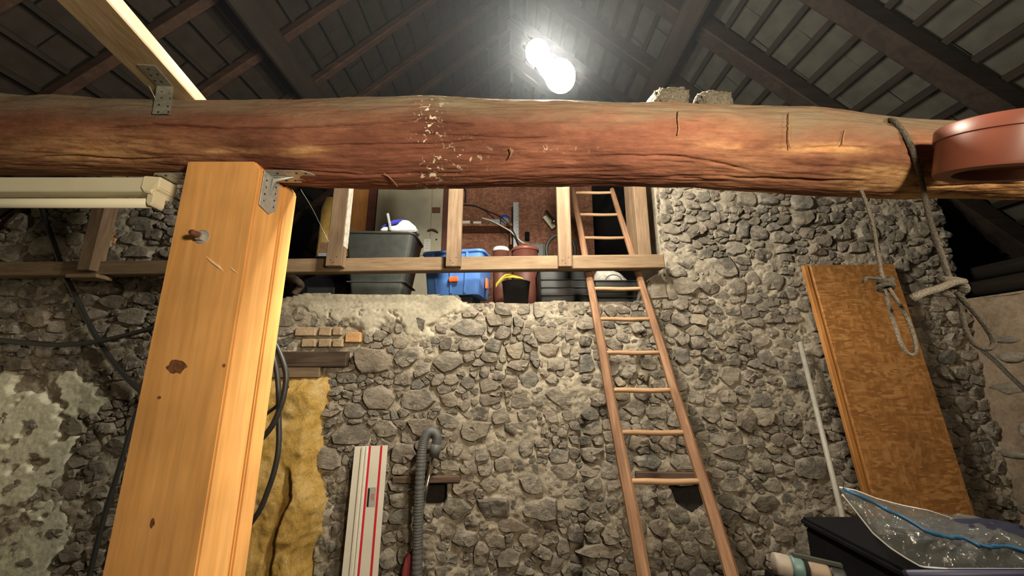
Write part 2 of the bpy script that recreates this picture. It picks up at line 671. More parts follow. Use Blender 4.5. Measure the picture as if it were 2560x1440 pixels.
def log_mat():
    m, nt, b = new_mat('red_brown_log')
    b.inputs['Roughness'].default_value = 0.8
    b.inputs['Specular IOR Level'].default_value = 0.2
    v = coords(nt, (0.30, 1, 1), jitter=False)
    n1 = noise(nt, v, 6, 8, 0.66, 0.7)
    n2 = noise(nt, v, 46, 6, 0.72)
    v3 = coords(nt, (0.5, 1, 1), jitter=False)
    n3 = noise(nt, v3, 4.5, 5, 0.6, 0.5)
    c = ramp(nt, [(0.22, (.13, .052, .036)), (0.42, (.205, .082, .053)), (0.58, (.265, .112, .072)), (0.78, (.34, .175, .11))], n1)
    c = mixc(nt, 0.7, c, ramp(nt, [(0.3, (.6, .58, .56)), (0.7, (1.25, 1.22, 1.2))], n2), 'MULTIPLY')
    c = mixc(nt, 0.85, c, ramp(nt, [(0.32, (.55, .53, .52)), (0.6, (1.1, 1.08, 1.05))], n3), 'MULTIPLY')
    # bare orange sapwood where the bark has been shaved off, kept as a surface attribute
    at = N(nt, 'ShaderNodeAttribute', attribute_name='bare')
    n4 = noise(nt, v, 16, 6, 0.65, 0.6)
    mul = N(nt, 'ShaderNodeMath', operation='MULTIPLY')
    nt.links.new(at.outputs['Fac'], mul.inputs[0])
    nt.links.new(ramp(nt, [(0.34, (0, 0, 0)), (0.50, (1, 1, 1))], n4), mul.inputs[1])
    c = mixc(nt, mul.outputs[0], c, ramp(nt, [(0.3, (.46, .20, .07)), (0.7, (.78, .52, .25))], n2))
    # dust lying on the upward faces
    at2 = N(nt, 'ShaderNodeAttribute', attribute_name='dust')
    n5 = noise(nt, v3, 7, 6, 0.7)
    ad = N(nt, 'ShaderNodeMath', operation='MULTIPLY')
    nt.links.new(at2.outputs['Fac'], ad.inputs[0])
    nt.links.new(ramp(nt, [(0.3, (.25, .25, .25)), (0.6, (1, 1, 1))], n5), ad.inputs[1])
    c = mixc(nt, ad.outputs[0], c, (.225, .185, .125))
    # lime splashes
    at3 = N(nt, 'ShaderNodeAttribute', attribute_name='lime')
    v6 = coords(nt, (1, 1, 1), jitter=False)
    n6 = noise(nt, v6, 44, 4, 0.62, 0.8)
    a3 = N(nt, 'ShaderNodeMath', operation='MULTIPLY')
    nt.links.new(at3.outputs['Fac'], a3.inputs[0])
    nt.links.new(ramp(nt, [(0.595, (0, 0, 0)), (0.625, (1, 1, 1))], n6), a3.inputs[1])
    c = mixc(nt, a3.outputs[0], c, (.74, .66, .50))
    nt.links.new(c, b.inputs['Base Color'])
    p = bump(nt, b, n1, 0.35, 0.03)
    bump(nt, b, n2, 0.5, 0.010, p)
    return m


M['log'] = log_mat()

# ------------------------------------------------------------------ the setting: back wall of rubble stone
WY = 3.0
X0, X1, Z0, Z1 = -4.6, 3.72, 0.0, 3.70
RIDGE, TAN = 6.85, 0.9
TH = math.atan(TAN)

OPENING = [(560, 380), (1642, 380), (1648, 560), (1662, 690), (1664, 744), (1640, 752), (1600, 752), (1560, 757), (1500, 755), (1440, 757),
           (1400, 753), (1340, 757), (1290, 760), (1230, 757), (1180, 759), (1158, 756), (1146, 740), (1010, 736), (900, 736), (765, 735),
           (742, 740), (715, 746), (690, 748), (560, 750)]
CEMENT = [(690, 750), (715, 744), (742, 736), (765, 730), (1148, 732), (1160, 752), (1182, 762), (1150, 790), (1112, 806), (1078, 815),
          (1095, 845), (1060, 862), (1015, 850), (1000, 815), (965, 805), (945, 830), (915, 845), (900, 815), (865, 806), (800, 800), (770, 785), (735, 770), (690, 785)]
PLASTER = [(-260, 935), (60, 925), (105, 932), (150, 915), (185, 918), (178, 900), (205, 896), (212, 930), (262, 960), (284, 990), (262, 1030),
           (235, 1050), (205, 1040), (180, 1078), (215, 1085), (210, 1110), (196, 1150), (160, 1225), (205, 1250), (186, 1275), (215, 1310), (190, 1360),
           (150, 1400), (150, 1440), (150, 1640), (-260, 1640)]
NICHE1 = [(1052, 1204), (1118, 1204), (1112, 1262), (1060, 1266)]
NICHE2 = [(1672, 1213), (1764, 1213), (1768, 1268), (1740, 1290), (1690, 1262)]
WOOLHOLE = [(648, 948), (812, 944), (800, 1100), (790, 1250), (780, 1640), (600, 1640), (620, 1200)]
LINTEL_ZONE = [(640, 880), (874, 876), (874, 918), (806, 946), (640, 946)]


def wall_xz(px, py):
    k, fy = ratio(py)
    return (px - 1280) / FPX / fy * WY, EYE + k * WY


def np_proj(X, Y, Z):
    h = Z - EYE
    d = Y * CP + h * SP
    return 1280 + X / d * FPX, 720 - (-Y * SP + h * CP) / d * FPX


# hand-measured stones: centre x, centre y, width, height in the photograph's frame
STONES = """1254 776 48 34;1351 780 54 38;1309 776 26 30;1406 773 40 28;1446 773 28 32;1236 802 58 34;1170 822 104 46;1107 823 22 26;1255 834 46 38;1361 839 50 42
1326 813 32 20;1295 808 26 26;1377 815 22 16;1177 863 70 38;1233 865 42 34;1134 871 20 16;1115 860 26 26;1222 893 44 20;1195 911 36 13;1118 908 76 52;1337 900 22 46
1373 879 52 30;1413 877 30 24;1389 912 74 36;1464 910 38 50;1410 936 46 22;1323 950 60 48;1278 960 40 40;1219 964 52 26;1172 957 36 36;1406 985 112 60;1495 954 36 38
1096 948 32 26;1462 809 52 34;1427 837 36 28;1462 855 44 26;1230 1003 76 20;1191 1035 68 32;1254 1039 50 38;1313 1039 60 32;1374 1042 46 28;1421 1039 40 28;1192 1076 82 44
1296 1076 114 36;1118 1054 62 34;1116 1084 26 20;1132 1097 28 20;1479 1071 52 42;1434 1065 28 28;1384 1072 24 18;1436 1099 24 15;1521 1089 32 28;1519 1065 24 18;1357 1106 50 22
1312 1121 42 42;1243 1119 52 36;1200 1134 32 28;1136 1123 46 38;1432 1132 26 38;1477 1134 60 38;1260 1162 40 32;1296 1162 28 30;1172 1168 38 42;1213 1174 34 28;1121 1162 48 28
1406 1179 74 42;1470 1176 46 32;1524 1176 48 42;1344 1172 38 26;1157 1217 80 28;1224 1209 44 40;1269 1217 34 24;1329 1211 78 38;1479 1211 46 34;1530 1213 52 28;1387 1218 24 28
1143 1267 72 62;1230 1265 94 62;1346 1267 116 56;1440 1261 70 34;1527 1257 40 36;1092 1285 26 36;1275 1314 128 26;1117 1330 32 30;1161 1344 64 44;1236 1352 50 36;1316 1348 70 36
1377 1344 54 28;1437 1332 38 42;1478 1344 40 26;1523 1334 44 44;1484 1312 52 24;1202 1381 38 58;1273 1395 72 38;1121 1395 78 30;1496 1375 150 28;1354 1379 50 28;1375 1415 84 36
1425 1424 60 32;1500 1407 30 24;1527 1430 24 22;1565 1421 44 32;1190 1428 58 26;1310 1428 48 22;1110 1365 34 30;1688 489 26 18;1719 492 34 20;1754 494 26 28;1783 495 28 24
1816 497 36 28;1865 499 48 36;1913 501 50 34;1690 510 30 18;1696 527 26 12;1727 515 36 22;1768 522 32 22;1669 530 26 18;1688 546 32 26;1661 547 24 22;1756 543 42 18;1793 550 40 22
1826 549 22 22;1838 529 34 16;1867 528 34 16;1768 564 26 20;1741 579 46 28;1801 589 44 16;1851 577 34 42;1890 585 50 36;1916 548 40 26;1954 550 42 32;2001 550 52 36;1997 509 56 34
2046 552 32 34;1958 509 24 16;1966 573 36 12;1927 571 34 18;1949 599 50 34;1834 624 58 42;1888 614 52 14;1764 636 34 22;1675 620 26 26;1706 618 30 18;1764 608 40 15;1715 659 62 32
1803 672 86 52;1853 655 34 26;1756 682 28 26;1923 707 60 58;1707 719 68 44;1690 682 36 26;1958 647 34 22;1960 680 50 24;1840 721 32 38;1974 709 40 15;2038 628 40 32;1999 630 30 20
1772 723 48 32;1882 750 46 14;1700 763 38 28;1661 792 28 34;1696 800 40 32;1712 787 18 18;1745 775 34 20;1784 775 42 22;1827 777 38 28;1869 781 48 32;1900 769 32 18;1745 800 42 28
1838 806 26 26;1885 808 42 22;1926 800 44 22;1974 800 48 24;1675 827 36 30;1733 829 50 26;1784 825 42 26;1895 853 48 36;1959 862 52 26;1829 859 36 20;1860 876 36 30;1914 899 48 42
1978 897 48 40;1702 892 38 34;1755 930 36 40;1821 942 58 44;1869 942 28 36;1924 938 34 20;1951 917 28 22;1978 950 62 44;1747 965 42 22;1811 991 48 36;1846 977 34 28;1735 995 30 34
1772 989 26 26;1895 1004 54 36;1967 997 42 34;1776 886 50 30;1827 899 32 30;1887 913 44 28;1889 958 34 18;1771 1040 48 44;1861 1052 44 60;1902 1040 44 60;1973 1046 42 42;1787 1096 42 38
1833 1094 38 32;1885 1102 30 24;1950 1102 64 36;1825 1131 114 32;1815 1165 58 20;1898 1165 62 38;1935 1144 32 18;2021 1167 84 60;1827 1210 80 30;1887 1208 22 28;1925 1210 46 42
2000 1210 66 28;1825 1254 62 40;1904 1254 88 44;1965 1248 40 34;1952 1179 52 30;2015 1104 32 30;2037 1094 30 26;2027 1069 50 32;1642 1315 50 46;1707 1404 44 38;1772 1390 60 40
1594 1107 52 26;1667 1109 46 36;1614 1065 34 22;1683 1051 36 32;1614 1152 70 38;1697 1155 80 36;1661 1243 44 40;1617 1246 34 44;756 787 50 16;933 904 100 66;1017 898 60 54
862 923 80 22;867 945 56 26;878 970 36 16;947 995 90 68;1044 1001 90 58;878 1087 120 56;1055 1070 86 46;1036 865 22 18;1044 812 62 44;711 832 56 20;708 804 50 28;711 858 40 22
1011 1134 62 56;999 1171 50 30;996 1214 56 26;999 1248 62 34;1005 1290 66 36;1081 1290 36 30;971 1391 50 50;977 1348 42 26;1014 1336 44 40;1066 1330 24 20;55 557 64 60;9 554 24 58
146 571 36 28;198 551 54 36;128 618 88 54;192 597 42 44;32 635 80 46;362 562 86 36;335 600 56 34;391 589 50 24;350 630 110 28;29 720 58 44;79 732 60 34;134 752 54 28;23 772 56 54
102 796 88 56;222 752 60 34;286 755 62 34;230 787 120 34;335 793 68 46;367 749 52 32;268 726 120 26;35 825 46 32;125 880 60 32;187 875 64 26;64 883 38 32;55 910 92 36;254 898 90 62
152 908 56 22;257 825 38 20;335 910 50 40;117 842 100 22;315 977 76 54;187 1063 90 38;272 1071 44 28;237 1125 66 30;296 1117 50 46;253 1176 70 50;183 1218 62 54;261 1226 50 38
233 1265 70 50;222 1339 38 34;195 1374 58 58;90 1059 66 34;93 1141 74 26;140 1177 38 14;54 1203 46 20;90 1240 38 34;105 1304 80 18;148 1331 58 34;74 1403 66 30;50 1354 22 12;18 1045 30 40
30 1150 40 16;1650 1180 40 24;1590 1020 60 36;1640 1035 44 30;1560 1040 30 24;1600 985 44 34;1650 960 40 30;1570 930 44 34;1620 910 50 40;1590 860 36 30;1640 850 44 30;1550 800 40 26;1600 790 46 22;1555 845 36 26"""
stone_list = []
for tok in STONES.replace('\n', ';').split(';'):
    cx, cy, sw, sh = (float(q) for q in tok.split())
    xa, za = wall_xz(cx, cy)
    ww = sw * WY / ratio(cy)[1] / FPX
    hh = wall_xz(cx, cy - sh / 2)[1] - wall_xz(cx, cy + sh / 2)[1]
    stone_list.append((xa, za, ww, hh, random.uniform(-0.12, 0.12), True))

G = 0.007
gx = np.arange(X0, X1, G)
gz = np.arange(Z0, Z1, G)
GX, GZ = np.meshgrid(gx, gz, indexing='ij')
GPX, GPY = np_proj(GX, WY, GZ)
lab = np.zeros(GX.shape, np.int32)
dPl = dist_poly(GPX, GPY, PLASTER)
dCe = dist_poly(GPX, GPY, CEMENT)
blocked = in_poly(GPX, GPY, OPENING) | in_poly(GPX, GPY, NICHE1) | in_poly(GPX, GPY, NICHE2) | in_poly(GPX, GPY, WOOLHOLE) | in_poly(GPX, GPY, LINTEL_ZONE)
blocked |= GZ > RIDGE - TAN * np.abs(GX) - 0.1
nofill = (dPl > 12) | (dCe > 4)
for (a, b, c, d) in ((742, 818, 872, 878), (868, 822, 908, 866), (985, 1185, 1160, 1206), (1580, 1172, 1775, 1198)):
    nofill |= (GPX > a) & (GPX < c) & (GPY > b) & (GPY < d)
lab[blocked] = -1


def stamp(x, z, ww, hh, ang, force, idx, n=3.0, shrink=0.86):
    R = max(ww, hh) * 0.75
    i0, i1 = max(0, int((x - R - X0) / G)), min(len(gx), int((x + R - X0) / G) + 1)
    j0, j1 = max(0, int((z - R - Z0) / G)), min(len(gz), int((z + R - Z0) / G) + 1)
    if i1 - i0 < 2 or j1 - j0 < 2:
        return False
    sx, sz = GX[i0:i1, j0:j1] - x, GZ[i0:i1, j0:j1] - z
    ca, sa = math.cos(ang), math.sin(ang)
    u, v = (sx * ca + sz * sa) / (ww / 2 * shrink), (-sx * sa + sz * ca) / (hh / 2 * shrink)
    m = (np.abs(u) ** n + np.abs(v) ** n) < 1
    cur = lab[i0:i1, j0:j1]
    if not force:
        if nofill[i0:i1, j0:j1][m].any() or (cur[m] != 0).mean() > 0.02:
            return False
    m &= cur == 0
    if m.sum() < 4:
        return False
    cur[m] = idx
    return True


stones = []
for s in stone_list:
    if stamp(*s, len(stones) + 1, n=random.choice((2.2, 2.6, 3.2, 4.0))):
        stones.append(s)
for (lo, hi, tries) in ((.13, .20, 1500), (.09, .14, 3500), (.06, .095, 7000), (.035, .06, 9000)):
    for _ in range(tries):
        ww = random.uniform(lo, hi)
        hh = ww * random.uniform(0.42, 0.95)
        x, z = random.uniform(X0, X1), random.uniform(0.0, Z1)
        i, j = int((x - X0) / G), int((z - Z0) / G)
        if i >= len(gx) or j >= len(gz) or lab[i, j] != 0:
            continue
        s = (x, z, ww, hh, random.gauss(0, 0.22), False)
        if stamp(*s, len(stones) + 1, n=random.choice((2.0, 2.3, 3.0))):
            stones.append(s)
# grow the stones towards each other, leaving mortar where the gaps are wide
for it in range(5):
    for (dx, dz) in ((1, 0), (-1, 0), (0, 1), (0, -1)):
        sh = np.roll(lab, (dx, dz), (0, 1))
        m = (lab == 0) & (sh > 0) & ~nofill
        m &= fbm(GX * 40, GZ * 40, 5 + it, 2) > 0.36
        lab[m] = sh[m]

# mortar face as a relief
C = 0.0105
cxs = np.arange(X0, X1 + C, C)
czs = np.arange(Z0, Z1 + C, C)
MX, MZ = np.meshgrid(cxs, czs, indexing='ij')
MPX, MPY = np_proj(MX, WY, MZ)
full = sstep(.36, .62, fbm(MX * 2.3, MZ * 2.9, 11, 3))
relief = -0.006 + 0.026 * full + 0.040 * (fbm(MX * 7, MZ * 8, 21, 4) - .5) + 0.032 * (fbm(MX * 28, MZ * 32, 31, 3) - .5)
for poly, dep in ((NICHE1, .42), (NICHE2, .42), (WOOLHOLE, .16)):
    relief = np.where(in_poly(MPX, MPY, poly), -dep, relief)
relief_at = relief


def grid_faces(keep):
    nx, nz = keep.shape
    idx = np.arange((nx + 1) * (nz + 1)).reshape(nx + 1, nz + 1)
    a, b, c, d = idx[:-1, :-1], idx[1:, :-1], idx[1:, 1:], idx[:-1, 1:]
    F = np.stack([a, b, c, d], -1)[keep]
    return F


def compact(V, F):
    used = np.unique(F)
    mp = np.full(len(V), -1, np.int64)
    mp[used] = np.arange(len(used))
    return V[used], mp[F]


MXc, MZc = (MX[:-1, :-1] + C / 2), (MZ[:-1, :-1] + C / 2)
pxc, pyc = np_proj(MXc, WY, MZc)
keep = ~in_poly(pxc, pyc, OPENING) & (MZc < RIDGE - TAN * np.abs(MXc) - 0.02)
V = np.stack([MX, WY - relief, MZ], -1).reshape(-1, 3)
Vc, Fc = compact(V, grid_faces(keep))
wall = np_mesh('wall_back', Vc, Fc, M['mortar'])
struct(wall)

# the core of the wall behind its face: sill, reveals and back
core = MB()
xl, xr = wall_xz(565, 700)[0], wall_xz(1652, 620)[0]
zs = wall_xz(1200, 762)[1]
zc = wall_xz(900, 737)[1]
core.box(((X0 + xl) / 2, WY + .30, 1.47), (xl - X0, .5, 2.94))
core.box(((xl + xr) / 2, WY + .32, zs - .062), (xr - xl, .46, .16))
core.box(((xl + xr) / 2, WY + .52, (zs - .02) / 2), (xr - xl, .06, zs - .02))
core.box(((xl + wall_xz(1150, 737)[0]) / 2, WY + .30, zc - .132), (wall_xz(1150, 737)[0] - xl, .46, .16))
core.box(((xr + 3.2) / 2 + .01, WY + .30, (zs + 3.6) / 2), (3.2 - xr, .5, 3.6 - zs))
core.box(((xr + 3.2) / 2 + .01, WY + .52, zs / 2), (3.2 - xr, .06, zs))
core.box(((3.2 + X1) / 2, WY + .30, 1.55), (X1 - 3.2, .5, 3.1))
core.build('wall_core', M['mortar'], wall)

# cement band and white plaster, lying over the rubble
for nm, dd, mat, th, sc in (('cement_band', dist_poly(MPX, MPY, CEMENT), M['cement'], .030, 14.0), ('plaster_patch', dist_poly(MPX, MPY, PLASTER), M['plaster'], .030, 22.0)):
    edge = dd + (fbm(MX * 14, MZ * 14, 41, 4) - .5) * 26
    hgt = th * sstep(-4, sc, edge) - .02 * (1 - sstep(-6, 0, edge)) + .014 * (fbm(MX * 5, MZ * 6, 51, 4) - .5) + .007 * (fbm(MX * 40, MZ * 40, 52, 3) - .5)
    if nm == 'plaster_patch':
        hgt += -.055 * sstep(.63, .72, fbm(MX * 4.5 + MZ * 2.2, MZ * 7.5 - MX * 2.6, 61, 3))
    else:
        crack = np.abs(fbm(MX * 5, MZ * 5, 71, 4) - .5)
        hgt += -.025 * (1 - sstep(0.004, .013, crack)) * (MPY > 775)
    kp = (edge[:-1, :-1] > -8) & keep
    Vp = np.stack([MX, WY - hgt, MZ], -1).reshape(-1, 3)
    Vq, Fq = compact(Vp, grid_faces(kp))
    np_mesh(nm, Vq, Fq, mat, wall)

# near-black sheets set inside the two holes, painting in their shade
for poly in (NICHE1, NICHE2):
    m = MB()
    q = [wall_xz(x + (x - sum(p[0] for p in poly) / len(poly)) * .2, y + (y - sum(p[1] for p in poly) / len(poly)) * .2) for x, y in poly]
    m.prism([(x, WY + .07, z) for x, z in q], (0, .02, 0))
    m.build('hole_shade_sheet', M['hole_shade'], wall)

# the stones themselves
NA = 14
angs = np.arange(NA) * 2 * math.pi / NA


def stone_geo(i, s):
    x, z, ww, hh, ang, man = s
    rr = []
    for a in angs:
        ca, sa = math.cos(a), math.sin(a)
        r, lim = 0.0, 0.8 * max(ww, hh)
        while r < lim:
            ii, jj = int((x + (r + G) * ca - X0) / G), int((z + (r + G) * sa - Z0) / G)
            if not (0 <= ii < len(gx) and 0 <= jj < len(gz)) or lab[ii, jj] != i:
                break
            r += G
        rr.append(max(r, .008))
    rr = np.array(rr)
    rr = 0.8 * rr + 0.1 * (np.roll(rr, 1) + np.roll(rr, -1))
    # straight breaks between a few corners
    nc = random.choice((5, 6, 6, 7, 8))
    cs = sorted(random.sample(range(NA), nc))
    for q in range(nc):
        i0, i1 = cs[q], cs[(q + 1) % nc]
        n_ = (i1 - i0) % NA
        for k in range(1, n_):
            a0, a1, ak = angs[i0], angs[i0] + 2 * math.pi * n_ / NA, angs[i0] + 2 * math.pi * k / NA
            if n_ * 2 * math.pi / NA > 2.4:
                continue
            r0, r1 = rr[i0], rr[i1]
            den = r0 * math.sin(ak - a0) + r1 * math.sin(a1 - ak)
            ch = r0 * r1 * math.sin(a1 - a0) / max(den, 1e-6)
            kk = (i0 + k) % NA
            rr[kk] = min(rr[kk] * 1.06, .25 * rr[kk] + .75 * max(ch, .6 * rr[kk]))
    rr *= rng.uniform(.97, 1.03, NA)
    rr = np.maximum(rr + .002, .008)
    size = math.sqrt(ww * hh)
    px, py = proj(x, WY, z)
    inpl = (px < 260 and py > 930)
    p = rng.uniform(.10, .34) * min(size, .13) + .012
    if inpl:
        p = rng.uniform(.028, .04)
    tx, tz = rng.normal(0, .09, 2)
    vs, fs = [], []
    for (f, d, wob) in ((1.02, -.06, 0), (.985, .50, .12), (.87, .93, .10), (.50, 1.0, .10)):
        for k in range(NA):
            q = rr[k] * f
            dx, dz = q * math.cos(angs[k]), q * math.sin(angs[k])
            y = -(p * d) if d > 0 else .05
            if d > 0:
                y += rng.normal(0, wob) * p + (tx * dx + tz * dz) * (1 if d > .5 else .5)
            vs.append((dx, y, dz))
    vs.append((0, -p * 1.0, 0))
    for r0 in range(3):
        for k in range(NA):
            a, b = r0 * NA + k, r0 * NA + (k + 1) % NA
            fs.append((a, b, b + NA, a + NA))
    for k in range(NA):
        fs.append((3 * NA + k, 3 * NA + (k + 1) % NA, 4 * NA))
    return vs, fs


order = []
for i, s in enumerate(stones):
    px, py = proj(s[0], WY, s[1])
    hid = (not (-20 < px < 2400 and 478 < py < 1450)) or (300 + (1440 - py) * .14 < px < 610) or (1690 < px and py < 500)
    order.append((0 if hid else 1, s[2] * s[3], i))
order.sort(reverse=True)
single = {i for (_, _, i) in order[:298]}
rest = MB()
for i, s in enumerate(stones):
    vs, fs = stone_geo(i + 1, s)
    if i in single:
        me = bpy.data.meshes.new('stone')
        me.from_pydata(vs, [], fs)
        o = link('stone', me, M['stone'], wall, True)
        me.set_sharp_from_angle(angle=.62)
        o.location = (s[0], WY, s[1])
    else:
        rest.add([(a + s[0], b + WY, c + s[1]) for (a, b, c) in vs], fs)
o = rest.build('small_stones', M['stone_small'], wall, True)
o.data.set_sharp_from_angle(angle=.62)
o['kind'] = 'stuff'

# pale bricks set into the rubble, lintels over the holes
for (px, py, sw, sh, mk) in ((768, 830, 50, 21, 'brick_pale'), (817, 829, 30, 22, 'brick_pale'), (847, 829, 22, 20, 'brick_pale'), (886, 844, 38, 25, 'brick_orange'),
                             (776, 858, 34, 20, 'brick_pale'), (816, 858, 30, 20, 'brick_pale'), (849, 858, 26, 20, 'brick_pale'), (286, 597, 30, 32, 'brick_orange')):
    x, z = wall_xz(px, py)
    ww, hh = sw * WY / ratio(py)[1] / FPX, wall_xz(px, py - sh / 2)[1] - wall_xz(px, py + sh / 2)[1]
    b = MB()
    b.box((x, WY + .02, z), (ww, .11, hh), Euler((0, random.uniform(-.04, .04), random.uniform(-.05, .05))).to_matrix())
    b.build('brick', M[mk], wall, False, .006)
for (xa, ya, xb, yb, hpx, mk, out) in ((610, 898, 872, 898, 38, 'lintel_wood', .05), (610, 930, 805, 930, 28, 'old_wood', .04), (985, 1196, 1152, 1194, 17, 'lintel_mid', .05), (1585, 1184, 1772, 1186, 18, 'lintel_mid', .05)):
    x, z = wall_xz(xa, ya)
    x2, z2 = wall_xz(xb, yb)
    hh = wall_xz(xa, ya - hpx / 2)[1] - wall_xz(xa, ya + hpx / 2)[1]
    b = MB()
    b.bar((x, WY - out + .12, z), (x2, WY - out + .12, z2), .24, hh)
    b.build('lintel', M[mk], wall, False, .006)
# the big grey corner stone and the timber jamb at the right of the opening
b = MB()
a = [P(1618, 752, WY - .04), P(1622, 702, WY - .03), P(1648, 680, WY - .03), P(1668, 706, WY - .04), P(1676, 748, WY - .04)]
b.prism([tuple(q) for q in a], (0, .30, 0))
b.build('corner_stone', M['stone'], wall, False, .02, 2)
b = MB()
j0, j1 = P(1610, 650, 2.95), P(1594, 380, 2.95)
wj = 33 * 2.95 / .95 / FPX
b.box(((j0.x + j1.x) / 2 + .005, 2.95 + .13, (j0.z + j1.z) / 2), (wj, .26, j1.z - j0.z))
b.build('opening_jamb', M['old_wood_z'], wall, False, .006)

# side walls, floors, loft walls
def rough_panel(name, mat, orig, du, dv, nu, nv, amp, sc, parent=None):
    u, v = np.meshgrid(np.linspace(0, 1, nu), np.linspace(0, 1, nv), indexing='ij')
    du, dv, og = np.array(du, float), np.array(dv, float), np.array(orig, float)
    n = np.cross(du, dv)
    n /= np.linalg.norm(n)
    a, b = u * np.linalg.norm(du), v * np.linalg.norm(dv)
    h = amp * (fbm(a * sc, b * sc, 81, 4) - .5) * 2
    Vv = og + u[..., None] * du + v[..., None] * dv + h[..., None] * n
    return np_mesh(name, Vv.reshape(-1, 3), grid_faces(np.ones((nu - 1, nv - 1), bool)), mat, parent)


wr = rough_panel('wall_right', M['plaster_brown'], (3.70, -2.2, 0), (0, 5.2, 0), (0, 0, 2.15), 170, 80, .035, 5)
struct(wr)
rough_panel('wall_ledge', M['earth'], (3.70, -2.2, 2.14), (0, 8.2, 0), (1.12, 0, 0), 80, 14, .02, 6, wr)
for k in range(46):
    y, z = random.uniform(1.0, 2.95), random.uniform(.45, 2.1)
    ww, hh = random.uniform(.07, .22), random.uniform(.05, .12)
    nn = 12
    vs, fs = [], []
    for (f, d) in ((1.05, .05), (.95, -.012), (.55, -.020)):
        for q in range(nn):
            a = 2 * math.pi * q / nn
            rr = f * random.uniform(.85, 1.1)
            vs.append((d + random.gauss(0, .004), ww / 2 * rr * math.cos(a), hh / 2 * rr * math.sin(a)))
    vs.append((-.020, 0, 0))
    for r0 in range(2):
        for q in range(nn):
            fs.append((r0 * nn + q, r0 * nn + (q + 1) % nn, r0 * nn + nn + (q + 1) % nn, r0 * nn + nn + q))
    fs += [(2 * nn + q, 2 * nn + (q + 1) % nn, 3 * nn) for q in range(nn)]
    me = bpy.data.meshes.new('stone')
    me.from_pydata(vs, [], fs)
    o = link('stone', me, M['stone'], wr, True)
    o.location = (3.70, y, z)
wl = rough_panel('wall_left', M['plaster'], (-4.55, 3.02, 0), (0, -5.2, 0), (0, 0, 2.72), 120, 70, .035, 5)
struct(wl)
fl = MB()
fl.box((0, .4, -.05), (9.6, 5.4, .1))
struct(fl.build('floor', M['earth']))
fl = MB()
fl.box((0, 5.5, 2.09), (7.8, 4.0, .10))
struct(fl.build('floor', M['lintel_wood']))
lw = MB()
lx0, lx1 = P(1107, 560, 5.0).x, P(1484, 560, 5.0).x
lw.box(((lx0 + lx1) / 2, 5.04, 3.3), (lx1 - lx0, .05, 2.32))
wloft = struct(lw.build('wall_loft', M['osb_loft']))
lw = MB()
lw.box((0, 7.6, 4.3), (8.2, .1, 4.6))
struct(lw.build('wall_far', M['underlay']))

# ------------------------------------------------------------------ the roof: rafters, purlins, battens, slates
CT, ST = math.cos(TH), math.sin(TH)


def roof_pt(side, s, y, n):
    """s down the slope from the ridge, y depth, n above the battens' underside"""
    return Vector((side * (s * CT + n * ST), y, RIDGE - s * ST + n * CT))


